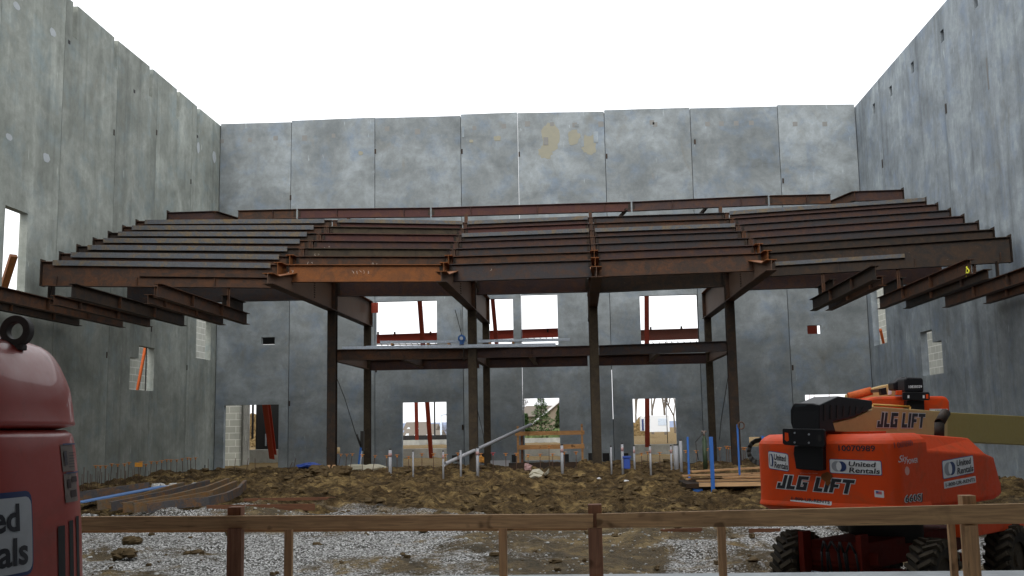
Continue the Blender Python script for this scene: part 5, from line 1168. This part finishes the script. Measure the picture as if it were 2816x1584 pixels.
for x0, y0, x1, y1 in [(290, 1185, 275, 1255), (405, 1185, 385, 1255), (465, 1185, 470, 1285), (835, 1187, 805, 1268), (803, 1222, 745, 1300)]:
    a = atY('b', x0, y0, 38); b = atY('b', x1, y1, 38); single('rebar_stake', MB().tube((b[0], 38, ground_at(b[0], 38)-.1), a, .012, 6), M['rebar'], 'bare rusty rebar rod in the dirt before the first doorway', 'rebar', 'bare rebar before the first doorway')
# leaning white pipe
single('plastic_pipe', MB().hollow(atY('c', 705, 925, 34.2), atY('c', 1718, 462, 38.6), .060, .01, 16), M['pvc'], 'long white plastic pipe leaning up to the right across the second column', 'pipe')
# wooden barricade in the third doorway
ba = empty('wooden_barricade', (1.0, 38.8, -1.5), 'small orange brown wooden barricade with two rails in front of the third doorway', 'barricade')
Yb = 38.8
for x0, x1, y0, y1 in [(1548, 1580, 480, 915), (2305, 2340, 455, 905)]:
    a, b = atY('c', x0, y0, Yb), atY('c', x1, y1, Yb); obj('post', MB().box((a[0], Yb, b[2]-.1), (b[0], Yb+.09, a[2])), M['wood_fresh'], ba)
a, b = atY('c', 1590, 590, Yb), atY('c', 1622, 905, Yb); obj('post', MB().box((a[0], Yb+.3, b[2]-.1), (b[0], Yb+.39, a[2])), M['wood_board'], ba)
for x0, x1, y0, y1 in [(1530, 2350, 545, 580), (1560, 2350, 705, 745)]:
    a, b = atY('c', x0, y0, Yb-.05), atY('c', x1, y1, Yb-.05); obj('rail', MB().box((a[0], Yb-.06, b[2]), (b[0], Yb-.004, a[2])), M['wood_fresh'], ba)
a, b = atY('c', 1620, 595, Yb), atY('c', 2310, 620, Yb); 
# black/white trim on the ground near the third doorway
a, b = atY('c', 1455, 925, 37), atY('c', 2435, 940, 37)
single('formwork_strip', MB().box((a[0], 37, a[2]-.22), (b[0], 37.12, a[2])).box((a[0], 36.99, a[2]+.001), (b[0], 37.13, a[2]+.03)), M['st_dark'], 'long low dark strip with a pale top edge on the ground before the third doorway', 'form strip')
a, b = atY('c', 1240, 888, 40), atY('c', 1470, 900, 40); single('formwork_strip', MB().box((a[0], 40, -1.5), (b[0], 40.1, a[2])), M['pvc'], 'short white strip on the ground left of the wooden barricade', 'form strip')
for i, (x0, x1, y0, y1, r) in enumerate([(1120, 1240, 800, 890, 'c'), (1490, 1540, 820, 880, 'c'), (2105, 2165, 812, 880, 'c'), (785, 880, 825, 870, 'c'), (2395, 2440, 800, 870, 'c'), (135, 178, 1090, 1125, 'd'), (270, 300, 1090, 1120, 'd')]):
    a, b = atY(r, x0, y0, 42.6), atY(r, x1, y1, 42.6)
    m = MB().box((a[0], 42.6, b[2]-.1), (b[0], 43.2, a[2]))
    single('base_pocket_form', m, M['black_matt'], ['dark low box at the wall foot behind the second column', 'small dark box at the wall foot left of the wooden barricade', 'dark box at the wall foot right of the third doorway', 'dark box at the wall foot left of the second column', 'dark box at the wall foot behind the third column', 'dark box at the wall foot right of the third column', 'dark box at the wall foot behind the blue bin'][i], 'form box')
# paper bags and litter
for i, (r, pts, lab) in enumerate([('c', [(1690, 1030), (1720, 990), (1800, 980), (1855, 1025), (1770, 1035)], 'crumpled pale paper bag lying on the mud, the upper of two below the third doorway'), ('c', [(1680, 1085), (1735, 1040), (1835, 1065), (1820, 1080)], 'crumpled pale paper bag, the lower of two below the third doorway'), ('c', [(1865, 1000), (1915, 940), (1918, 985), (1890, 1000)], 'upright torn pale paper bag right of the two flat ones')]):
    Y = 31.6+.3*(i == 0)+.6*(i == 2); P_ = [atY(r, *p, Y) for p in pts]; off = float(gz(P_[0][0], Y))+.03-min(p[2] for p in P_); P_ = [p+np.array([0, 0, off*.5]) for p in P_]
    c = sum(P_)/len(P_); m = MB(); n = len(P_)
    vs = P_+[p+np.array([.03, .28, .05]) for p in P_]+[c+np.array([0, -.08, .05]), c+np.array([0, .34, .06])]
    m.add(vs, [(j, (j+1) % n, 2*n) for j in range(n)]+[((j+1) % n+n, j+n, 2*n+1) for j in range(n)]+[(j, n+j, n+(j+1) % n, (j+1) % n) for j in range(n)])
    single('paper_bag', m, M['bag'], lab, 'paper bag', 'torn paper bags on the mud')
for i, (x, w, lab) in enumerate([(1385, .40, 'grey sack mound at the foot of the wall left of the back left column'), (1525, .42, 'grey sack mound just right of the back left column')]):
    p = atY('b', x, 1290, 37.5); single('cement_sack', MB().blob((p[0], 37.5, p[2]+.05), w, i+3, (1.25, .8, .35), 12, 7, .12), M['bag'], lab, 'sack', 'grey sacks')
p = atY('b', 950, 1255, 39); single('blue_tarp', MB().blob((p[0], 39, p[2]), .3, 8, (1.4, .8, .42), 12, 7, .25), M['bluetarp'], 'crumpled bright blue tarp on the dirt left of the leftmost column', 'tarp')
a, b = atY('d', 262, 1120, 33.4), atY('d', 318, 1180, 33.4)
bi = empty('plastic_bin', ((a[0]+b[0])/2, 33.5, b[2]), 'dark blue square bin on the dirt left of the fourth doorway', 'bin')
obj('tub', MB().box((a[0]+.03, 33.4, b[2]-.05), (b[0]-.03, 33.9, a[2])), M['bluetarp'], bi, bevel=.02); obj('rim', MB().box((a[0], 33.37, a[2]), (b[0], 33.93, a[2]+.05)), M['bluetarp'], bi)
p = atY('c', 1680, 960, 34.0); single('flagging_tape', MB().blob((p[0], 34.0, p[2]), .13, 2, (1, .7, .8), 7, 5, .5), M['pvc_pink'], 'crumpled pink plastic on the dirt below the third doorway', 'litter')
p = atY('c', 1130, 870, 41.5); single('yellow_litter', MB().blob((p[0], 41.5, p[2]), .15, 2, (1.1, .7, .8), 7, 5, .5), M['cap_yellow'], 'small bright orange yellow object behind the foot of the second column', 'litter')
for i, (r, x, y, mt, s, lab) in enumerate([('c', 688, 985, 'sticker', .05, 'tiny white scrap at the foot of the leaning pipe'), ('c', 755, 975, 'black', .07, 'tiny black plastic cap beside the leaning pipe foot'), ('f', 1345, 108, 'sticker', .06, 'small white scrap on the mud left of the lumber rack'), ('d', 110, 1245, 'sticker', .05, 'small white scrap on the mud below the third column'), ('e', 2540, 430, 'sticker', .07, 'white stone under the rail left of the second baluster'), ('e', 1068, 45, 'red_cap', .04, 'tiny red scrap on the dirt before the first doorway')]):
    p = atG(r, x, y); single('scrap', MB().blob((p[0], p[1], float(gz(p[0], p[1]))+s*.6), s, i, (1.3, 1, .7), 7, 5, .3), M[mt], lab, 'litter')
# hose and tools by back left column
tk = empty('jack_stand', (float(atY('b', 1425, 1200, 38.6)[0]), 38.6, -1.45), 'blue steel jack and props standing left of the back left column', 'jack')
obj('blue_leg', MB().bar(atY('b', 1405, 1250, 38.6), atY('b', 1425, 1090, 38.6), .07, .07), M['blue'], tk); obj('white_leg', MB().bar(atY('b', 1418, 1250, 38.6), atY('b', 1432, 1120, 38.6), .05, .05), M['galv'], tk)
obj('upright', MB().bar(atY('b', 1436, 1120, 38.7), atY('b', 1438, 940, 38.7), .13, .1), M['cable'], tk); obj('lever', MB().tube(atY('b', 1385, 970, 38.6), atY('b', 1425, 1080, 38.6), .04, 8), M['cable'], tk)
# timber wedges at foot of leftmost column
for i, (x0, x1) in enumerate([(1108, 1122), (1155, 1170)]):
    a, b = atY('b', x0, 1320, 34.3), atY('b', x1, 1255, 34.3); single('wood_wedge', MB().bar((a[0], 34.3, a[2]), (b[0]-.02, 34.6, b[2]), .10, .05), M['wood_lumber'], ['pale timber wedge left of the foot of the leftmost column', 'pale timber wedge right of the foot of the leftmost column'][i], 'wedge', 'timber wedges')
for i, (x, yy, s) in enumerate([(-8.3, 34.5, .5), (5.15, 35.2, .9)]):
    m = MB()
    for k in range(16): m.blob((x+random.uniform(-s, s), yy+random.uniform(-.4, .3), float(gz(x, yy))+.03+random.random()*.12), random.uniform(.12, .26), k+i*30, (1.2, 1, .7), 8, 6, .3)
    single('dirt_mound', m, M['clod'], ['dark dirt heaped round the foot of the leftmost column', 'dark dirt heaped round the foot of the rightmost column'][i], 'dirt mound')
# ------------------------------------------------------------------ BLUE LUMBER RACK
DR = float(atG('d', 837, 1335)[1])-26.2
rkE = empty('lumber_rack', (4.6, 27.3+DR, -2.0), 'blue steel stake rack holding stacked lumber, left of the front boom lift', 'rack')
def rpost(x0, x1, yt, yb, Y):
    a, b = atY('d', x0, yt, Y), atY('d', x1, yb, Y); return MB().box((a[0], Y, b[2]-.05), (b[0], Y+(b[0]-a[0]), a[2]))
obj('stake', rpost(818, 857, 985, 1330, (26.2+DR)), M['blue'], rkE, bevel=.008)
obj('stake', rpost(673, 697, 985, 1245, (29.0+DR)), M['blue'], rkE, bevel=.008)
obj('stake', rpost(994, 1020, 905, 1218, (27.6+DR)), M['blue'], rkE, bevel=.008)
obj('stake', rpost(1155, 1180, 978, 1165, (28.6+DR)), M['blue'], rkE, bevel=.008)
p = atY('d', 1010, 905, (27.6+DR)); m = MB(); n = 14
for i in range(n): t0, t1 = 2*math.pi*i/n, 2*math.pi*(i+1)/n; m.tube((p[0]+.09*math.cos(t0)+.05, (27.55+DR), p[2]-.03+.10*math.sin(t0)), (p[0]+.09*math.cos(t1)+.05, (27.55+DR), p[2]-.03+.10*math.sin(t1)), .022, 6)
obj('shackle', m, M['rebar'], rkE)
a, b = atY('d', 665, 1265, (26.6+DR)), atY('d', 1290, 1300, (26.6+DR))
obj('bed', MB().box((a[0], (26.45+DR), b[2]-.02), (b[0], (28.9+DR), b[2]+.10)), M['st_dark'], rkE)
obj('skid', MB().box((a[0]+.2, (26.5+DR), b[2]-.35), (a[0]+.45, (28.8+DR), b[2]-.025)).box((b[0]-.7, (26.5+DR), b[2]-.35), (b[0]-.45, (28.8+DR), b[2]-.025)), M['blue'], rkE)
obj('front_rail', MB().box((a[0]+.35, (26.40+DR), b[2]+.02), (b[0]+.3, (26.449+DR), b[2]+.13)), M['wood_x'], rkE)
zbk = float(b[2])+.10
for i, (xa, xb, Y, z, sk, lab) in enumerate([(735, 1300, (26.9+DR), 0, 0, 'lumber plank lowest and nearest in the blue rack'), (905, 1300, (27.1+DR), .07, 0, 'short lumber plank upon the lowest one in the blue rack'), (665, 1300, (28.0+DR), .0, 0, 'lumber plank lying in the back half of the blue rack'),
        (642, 1300, (28.2+DR), .09, .04, 'lumber plank sticking out furthest left from the blue rack'), (700, 1300, (28.3+DR), .20, .10, 'topmost lumber plank in the blue rack'), (690, 1250, (27.8+DR), .12, -.05, 'warped lumber plank slanting in the middle of the blue rack')]):
    A, B = atY('d', xa, 1200, Y), atY('d', xb, 1200, Y); m = MB().bar((A[0], Y, zbk+.05+z), (B[0], Y+.25, zbk+.05+z+sk), .24, .05); single('lumber_plank', m, M['wood_lumber'], lab, 'plank', 'lumber planks in the blue rack', bevel=.004)
# gas cylinders
a, b = atY('d', 772, 985, 33.0), atY('d', 808, 1170, 33.0); x = (a[0]+b[0])/2; rr = (b[0]-a[0])/2
gc = empty('gas_cylinder', (x, 33, b[2]), 'dark green gas cylinder with valve guard standing left of the blue stakes', 'gas cylinder')
obj('tank', MB().tube((x, 33, b[2]-.1), (x, 33, a[2]-.1), rr, 16).cone((x, 33, a[2]-.1), (x, 33, a[2]+.04), rr, rr*.4, 16), M['green'], gc)
obj('valve', MB().tube((x, 33, a[2]+.04), (x, 33, a[2]+.16), .035, 8).tube((x-.08, 33, a[2]+.16), (x+.08, 33, a[2]+.16), .03, 8), M['tan_label'], gc)
obj('hose', MB().tube((x-.05, 32.95, a[2]+.1), (x-.28, 32.9, a[2]-.15), .015, 6).tube((x-.28, 32.9, a[2]-.15), (x-.22, 32.9, a[2]-.7), .015, 6), M['cable'], gc)
p = atY('d', 1150, 1080, 33.5); m = MB()
for k in range(5):
    n = 16; q = .42-.03*k
    for i in range(n): t0, t1 = 2*math.pi*i/n, 2*math.pi*(i+1)/n; m.tube((p[0]+q*math.cos(t0), 33.5+.05*k, p[2]+q*math.sin(t0)), (p[0]+q*math.cos(t1), 33.5+.05*k, p[2]+q*math.sin(t1)), .022, 5)
single('hose_coil', m, M['cable'], 'coil of dark hose hanging behind the right end of the lumber rack', 'hose')
# ------------------------------------------------------------------ OUTSIDE THE SHELL
def outbox(r, x0, x1, y0, y1, Y, dy): a, b = atY(r, x0, y0, Y), atY(r, x1, y1, Y); return MB().box((a[0], Y, b[2]), (b[0], Y+dy, a[2]))
# orange wall braces leaning outside
def brace(r, x0, y0, Y0, x1, y1, Y1, lab, w=.13, mat='primer', grp='red pipe braces outside the back wall'):
    single('wall_brace', MB().ibeam(atY(r, x0, y0, Y0), atY(r, x1, y1, Y1), w*1.2, w, .02, .02, up=(0, -1, 0)), M[mat], lab, 'brace', grp)
brace('F', 1053, 735, 46.0, 1084, 1153, 52.5, 'slanting red steel brace outside, seen through the upper left window and the second doorway', .18)
brace('F', 1237, 735, 46.0, 1252, 900, 48.0, 'slanting red steel brace seen through the narrow upper window', .17)
brace('F', 664, 1000, 46.5, 684, 1155, 49.5, 'slanting red steel brace seen in the first doorway', .26)
brace('F', 1627, 730, 47.5, 1629, 1125, 47.6, 'upright red steel post outside, seen through the upper right window and the fourth doorway', .20)
brace('F', 1046, 1000, 53.2, 1048, 1107, 53.2, 'thin red upright post in the left part of the second doorway', .16)
fr = empty('steel_lobby_frame', (-2, 50, -1.4), 'red primed steel beams outside, seen along the foot of the upper windows', 'steel frame')
a, b = atY('F', 930, 843, 50), atY('F', 1420, 858, 50)
obj('roof_beam', MB().ibeam((a[0], 50, a[2]), (b[0], 50, a[2]+.12), .42, .2), M['primer'], fr)
a, b = atY('F', 1590, 831, 49), atY('F', 1790, 858, 49); obj('roof_beam', MB().ibeam((a[0], 49, a[2]), (b[0], 49, a[2]+.03), .50, .2), M['primer_dull'], fr)
js = MB()
for x0, x1, yy in [(940, 1110, 866), (1310, 1410, 853), (1610, 1770, 866)]:
    a, b = atY('F', x0, yy, 51), atY('F', x1, yy, 51); js.bar(a, b, .05, .05)
    for k in range(int((b[0]-a[0])/.3)): js.bar((a[0]+k*.3, 51, a[2]+.1), (a[0]+k*.3+.15, 51, a[2]-.12), .03, .03)
obj('joist', js, M['st_dark'], fr)
for xF, yF, Y in [(951, 840, 50), (993, 840, 50), (1083, 839, 50), (1378, 833, 50), (1637, 828, 49), (1714, 826, 49)]:
    p = atY('F', xF, yF, Y); obj('lifting_lug', MB().box((p[0]-.04, Y-.05, p[2]-.06), (p[0]+.04, Y+.05, p[2]+.10)), M['st_dark'], fr)
obj('sill_beam', outbox('F', 1010, 1128, 1096, 1108, 72, .3), M['black_matt'], fr); obj('sill_beam', outbox('F', 1312, 1410, 1103, 1109, 72, .3), M['black_matt'], fr)
obj('post', outbox('F', 1091, 1095, 1005, 1100, 71, .15), M['black_matt'], fr)
a, b = atY('F', 1676, 990, 60), atY('F', 1679, 1115, 60); obj('post', MB().box((a[0], 60, b[2]), (b[0], 60.1, a[2])), M['st_dark'], fr)
obj('header_beam', outbox('F', 2026, 2057, 810, 846, 45.2, .2), M['primer'], fr); obj('vent_dark_box', outbox('F', 650, 698, 838, 863.5, 44.6, .5), M['black_matt'], fr)  # black box added behind the vent opening so it reads dark
obj('header_beam', outbox('F', 2024, 2150, 1024, 1036, 47.5, .2), M['primer'], fr)
for xF in (2036, 2048, 2086): obj('mullion', outbox('F', xF, xF+2.5, 985, 1030, 46.5, .1), M['primer'], fr)
for i, (r, x0, x1, y0, y1, Y, lab) in enumerate([('c', 150, 800, 752, 830, 54, 'low grey concrete foundation wall outside the second doorway'), ('c', 1600, 2130, 752, 830, 54, 'low grey concrete foundation wall outside the third doorway'), ('d', 320, 660, 1035, 1075, 54, 'low grey concrete foundation wall outside the fourth doorway')]):
    a, b = atY(r, x0, y0, Y), atY(r, x1, y1, Y); single('foundation_wall', MB().box((a[0], Y, -2.0), (b[0], Y+.3, a[2])), M['conc_plain'], lab, 'foundation wall', 'low foundation walls outside')
for i, (r, x0, x1, y0, y1, lab) in enumerate([('c', 150, 800, 648, 700, 'pale concrete kerb further out, seen in the second doorway above the yellow dirt'), ('c', 1600, 2130, 625, 690, 'pale concrete kerb further out, seen in the third doorway above the yellow dirt')]):
    a, b = atY(r, x0, y0, 70), atY(r, x1, y1, 70); single('foundation_wall', MB().box((a[0], 70, -1.4), (b[0], 70.4, a[2])), M['conc_plain'], lab, 'foundation wall', 'low foundation walls outside')
# seen through the first doorway: block pier, dark room, ledge
bp = empty('block_wall', (float(atY('b', 250, 1100, 47.5)[0]), 47.5, -1.5), 'pale concrete block pier seen in the left half of the first doorway', 'block wall')
a, b = atY('b', 90, 640, 47.2), atY('b', 320, 1180, 47.2); obj('pier', MB().box((a[0], 47.2, -1.9), (b[0], 47.5, a[2]+2)), M['block'], bp)
a2, b2 = atY('b', 320, 640, 47.6), atY('b', 408, 1180, 47.6); obj('return_pier', MB().box((b[0]-.05, 47.55, -1.9), (b2[0], 47.7, a[2]+2)), M['conc_plain'], bp)
a, b = atY('b', 476, 690, 52), atY('b', 760, 1100, 52); dr = empty('unlit_shed_block', ((a[0]+b[0])/2, 53, -1.6), 'solid black block standing for the unlit room behind the brace in the first doorway', 'shed')
obj('wall', MB().box((a[0], 52, -1.9), (b[0]+1, 55, a[2]+2.5)), M['black_matt'], dr);  # solid black stands for the darkness inside the room
obj('door_post', outbox('b', 437, 447, 690, 1010, 51.5, .1), M['black_matt'], dr); obj('white_stripe', outbox('b', 557, 567, 965, 1075, 51.9, .05), M['pvc'], dr)
a, b = atY('b', 412, 1100, 50.5), atY('b', 700, 1170, 50.5); single('concrete_ledge', MB().box((a[0], 50.5, -2), (b[0]+.4, 51.4, a[2]-.06)), M['conc_plain'], 'pale concrete ledge at the foot of the dark room in the first doorway', 'ledge')
# block walls and braces beyond the side windows
single('block_wall', MB().box((-18.9, 37, -2), (-18.6, 58, 8.5)), M['block'], 'pale concrete block wall outside, seen through the lower windows of the left wall', 'block wall', 'block walls outside the side windows')
single('block_wall', MB().box((14.9, 34, -2), (15.2, 58, 9)), M['block'], 'pale concrete block wall outside, seen through the stepped window of the right wall', 'block wall', 'block walls outside the side windows')
a, b = atX(3, 1086, 325, -16.5), atX(3, 1032, 612, -16.9); d = b-a
single('wall_brace', MB().tube(a-d*.3, b+d*1.2, .06, 10), M['orange_brace'], 'bright orange pipe brace seen in the stepped window of the left wall', 'brace')
single('wall_brace', MB().bar(atX(2, 105, 620, -16.3), atX(2, 30, 860, -16.8), .2, .14), M['st_rust'], 'rusty brace crossing the bottom of the tall window in the left wall', 'brace')
a, b = atX(6, 1424, 1165, 12.9), atX(6, 1450, 1275, 13.2); single('wall_brace', MB().tube(a, b+(b-a)*.6, .06, 10), M['orange_brace'], 'bright orange pipe brace seen in the far tall window of the right wall', 'brace')
for i, (r, x, y0, y1) in enumerate([(6, 1765, 1225, 1410)]):
    pass
# hills
def ridge(name, Y, x0, x1, zf, mat):
    m = MB(); n = 60; xs = np.linspace(x0, x1, n); vs = []
    for x in xs: z = zf(x); vs += [(x, Y, -6), (x, Y+20, z), (x, Y+200, -6)]
    m.add(vs, [(3*i, 3*i+3, 3*i+4, 3*i+1) for i in range(n-1)]+[(3*i+1, 3*i+4, 3*i+5, 3*i+2) for i in range(n-1)], True); tag(obj(name, m, mat), kind='structure')
ridge('hills', 620, -420, 260, lambda x: 3.6+2.6*float(fbm(x*.02, 3, 4)), M['hill'])
# houses in the second doorway
def house(r, xl, xr, yr, ye, Y, lab, gable=True, depth=9):
    a = atY(r, xl, yr, Y); b = atY(r, xr, ye, Y); zr, ze = a[2], b[2]; x0, x1 = a[0], b[0]; zb = float(g0((x0+x1)/2, Y))-.2
    e = empty('house', ((x0+x1)/2, Y, zb), lab, 'house', 'houses beyond the second doorway')
    obj('wall', MB().box((x0+.3, Y+.4, zb), (x1-.3, Y+depth-.4, ze)), M['siding'], e)
    ym = Y+depth/2; rf = MB().add([(x0, Y, ze-.1), (x1, Y, ze-.1), (x1, ym, zr), (x0, ym, zr), (x0, Y+depth, ze-.1), (x1, Y+depth, ze-.1)], [(0, 1, 2, 3), (3, 2, 5, 4), (0, 3, 4), (1, 5, 2), (0, 4, 5, 1)]); rf_o = obj('roof', rf, M['shingle'], e)
    w = (x1-x0)*.085
    for t in (.25, .62):
        xc = x0+(x1-x0)*t; g = MB().add([(xc-w, Y-.5, ze-.1), (xc+w, Y-.5, ze-.1), (xc, Y-.5, ze+w*1.25), (xc-w, Y+2, ze-.1), (xc+w, Y+2, ze-.1), (xc, Y+2, ze+w*1.25)], [(0, 1, 2), (3, 5, 4), (0, 2, 5, 3), (1, 4, 5, 2), (0, 3, 4, 1)]); obj('dormer', g, M['white'], e)
for a in [(200, 480, 432, 520, 205, 'tan roofed house furthest left in the second doorway'), (395, 590, 455, 530, 190, 'tan roofed house right of the slanting brace in the second doorway'), (180, 470, 515, 595, 160, 'nearest tan roofed house, low in the left of the second doorway'), (440, 640, 530, 600, 155, 'nearest tan roofed house, low in the middle of the second doorway')]:
    house('c', *a[:2], a[2], a[3], a[4], a[5])
lp = atY('c', 655, 350, 140); single('street_lamp', MB().tube((lp[0], 140, -4.4), (lp[0], 140, lp[2]), .12, 8).tube((lp[0], 140, lp[2]), (lp[0]+.9, 140, lp[2]+.1), .09, 8), M['galv'], 'thin street lamp pole beyond the second doorway', 'street lamp')
# bare trees
def bare_tree(x, Y, h, seed, lab, grp, mat='bark'):
    R = random.Random(seed); zb = float(g0(x, Y)); tr_ = MB(); cr = MB()
    def grow(p, d, L, r, k):
        q = p+d*L; (tr_ if k < 2 else cr).cone(p, q, r, r*.66, 5 if k < 3 else 3)
        if k >= 7: return
        for _ in range(3 if k < 6 else 2):
            nd = d+np.array([R.uniform(-.75, .75), R.uniform(-.75, .75), R.uniform(-.15, .5)]); nd /= np.linalg.norm(nd); grow(q, nd, L*R.uniform(.62, .85), r*.62, k+1)
    grow(np.array([x, Y, zb-.1]), np.array([R.uniform(-.08, .08), 0, 1.]), h*.24, h*.016, 0)
    e = empty('bare_tree', (x, Y, zb), lab, 'tree', grp); obj('trunk', tr_, M[mat], e); obj('crown', cr, M[mat], e)
for i, (px, Y, h, lab) in enumerate([(350, 150, 12, 'leafless tree at the left edge of the fourth doorway'), (455, 140, 13, 'leafless tree behind the white trailer, left of its middle'), (540, 125, 13, 'large leafless tree with spreading limbs behind the right of the white trailer'), (600, 160, 11, 'leafless tree at the right edge of the fourth doorway')]):
    bare_tree(float(atY('d', px, 900, Y)[0]), Y, h, i+11, lab, 'bare trees beyond the fourth doorway')
for i, (px, Y, h, lab) in enumerate([(690, 170, 6, 'small leafless tree at the right of the second doorway')]): bare_tree(float(atY('c', px, 500, Y)[0]), Y, h, 40, lab, None)
bare_tree(float(atY('c', 1655, 400, 95)[0]), 95, 5.5, 77, 'leafless tree at the left edge of the third doorway', None)
# trailer
a, b = atY('d', 381, 848, 92), atY('d', 566, 952, 92); te = empty('site_trailer', ((a[0]+b[0])/2, 92, b[2]), 'white site trailer seen in the fourth doorway behind the red post', 'trailer')
obj('body', MB().box((a[0]+.55, 92, b[2]), (b[0], 94.4, a[2])).box((a[0], 92.3, b[2]+.1), (a[0]+.549, 94.2, a[2]-.05)), M['white'], te, bevel=.03)
obj('window', outbox('d', 490, 548, 868, 910, 91.97, .03), M['galv'], te); obj('door_panel', outbox('d', 384, 400, 870, 945, 92.26, .03), M['sticker_navy'], te)

# pine and gabled house in the third doorway
def pine(x, Y, zt, lab, wd, seed):
    R = random.Random(seed); zb = float(g0(x, Y)); h = zt-zb; tr_ = MB().cone((x, Y, zb-.1), (x, Y, zt-.1), h*.03, .02, 7); cr = MB()
    for k in range(3800):
        t = R.random()**.75; z = zt-h*.96*t; rmax = wd*(.10+.9*t)*(.78+.22*math.sin(t*38+R.random())); a = R.uniform(0, 6.283); q = rmax*math.sqrt(R.random()); q = rmax*(1-.55*R.random()**1.6)
        p = np.array([x+q*math.cos(a), Y+q*math.sin(a), z-q*.22]); d = np.array([math.cos(a)*.8, math.sin(a)*.8, R.uniform(-.5, .4)]); L = .10+.12*R.random(); u = np.array([-math.sin(a), math.cos(a), R.uniform(-.4, .4)])*L*.35
        cr.add([p-u, p+u, p+d*L], [(0, 1, 2)])
    e = empty('pine_tree', (x, Y, zb), lab, 'tree', 'evergreens beyond the third doorway'); obj('trunk', tr_, M['bark'], e); obj('crown', cr, M['leaf'], e)
p = atY('c', 1835, 150, 76); pine(float(p[0]), 76, float(p[2])+.25, 'green pine tree in the middle of the third doorway', 1.65, 1)
p = atY('c', 2040, 230, 77); pine(float(p[0])+.1, 77, float(p[2]), 'green evergreen at the right edge of the third doorway', .8, 2)
p = atY('c', 1655, 330, 75); pine(float(p[0]), 75, float(p[2]), 'low green evergreen at the left edge of the third doorway', .55, 3)
Yh = 86; A = atY('c', 2075, 165, Yh); Lp = atY('c', 1880, 330, Yh); wz = atY('c', 1760, 545, Yh)[2]-.4
e = empty('house', (float(A[0]), Yh, float(wz)), 'gabled tan house with white roof edge behind the pine in the third doorway', 'house')
ax = float(A[0]); dx_ = ax-float(Lp[0]); dz_ = float(A[2]-Lp[2]); k_ = 1.7
obj('wall', MB().poly([(ax-dx_*k_, Yh, wz), (ax+dx_*k_, Yh, wz), (ax+dx_*k_, Yh, A[2]-dz_*k_-.1), (ax, Yh, A[2]-.12), (ax-dx_*k_, Yh, A[2]-dz_*k_-.1)], (0, 9, 0)), M['siding'], e)
for s in (-1, 1):
    obj('rake_trim', MB().bar((ax, Yh-.2, A[2]-.02), (ax+s*dx_*k_*1.08, Yh-.2, A[2]-dz_*k_*1.08), .3, .14), M['white_trim'], e)
    obj('roof', MB().poly([(ax, Yh-.1, A[2]+.07), (ax+s*dx_*k_*1.08, Yh-.1, A[2]-dz_*k_*1.08+.07), (ax+s*dx_*k_*1.08, Yh-.1, A[2]-dz_*k_*1.08), (ax, Yh-.1, A[2])], (0, 9.3, 0)), M['shingle'], e)
q0, q1 = atY('c', 1780, 230, 88), atY('c', 1965, 330, 88); obj('side_wing', MB().box((q0[0]-1.4, 88, wz), (q1[0], 94, q0[2]-.9)), M['siding'], e); obj('wing_roof', MB().add([(q0[0]-1.6, 87.7, q0[2]-.95), (q1[0]+.5, 87.7, q0[2]-.95), (q1[0]+.5, 91, q0[2]), (q0[0]-1.0, 91, q0[2]), (q0[0]-1.6, 94, q0[2]-.95), (q1[0]+.5, 94, q0[2]-.95)], [(0, 1, 2, 3), (3, 2, 5, 4), (0, 3, 4), (1, 5, 2), (0, 4, 5, 1)]), M['shingle'], e)
# scrub
def scrub(name, r, xs, Y, h, mat, n, seed, lab):
    R = random.Random(seed); m = MB(); a = atY(r, xs[0], 500, Y)[0]; b = atY(r, xs[1], 500, Y)[0]; zb = float(g0((a+b)/2, Y))
    for _ in range(n):
        x = R.uniform(a, b); y = Y+R.uniform(0, 2.5); z = zb+h*R.random()*(.5+.5*float(vn(x*1.3, 5))); s = .05+.07*R.random(); m.add([(x-s, y, z), (x+s, y+R.uniform(-.1, .1), z+R.uniform(-s, s)), (x, y, z+s*1.6)], [(0, 1, 2)])
    o = single(name, m, M[mat], lab, 'bush')
    return o
scrub('bush', 'c', (1600, 2130), 73.5, .85, 'shrub', 2600, 4, 'low green bushes along the foot of the pine in the third doorway')
scrub('bush', 'b', (400, 480), 75, 2.6, 'scrub', 2400, 6, 'dry yellow brown bush in the slit beside the dark room in the first doorway')
scrub('bush', 'd', (320, 420), 118, 2.4, 'scrub', 1800, 9, 'dry brown brush left of the white trailer')
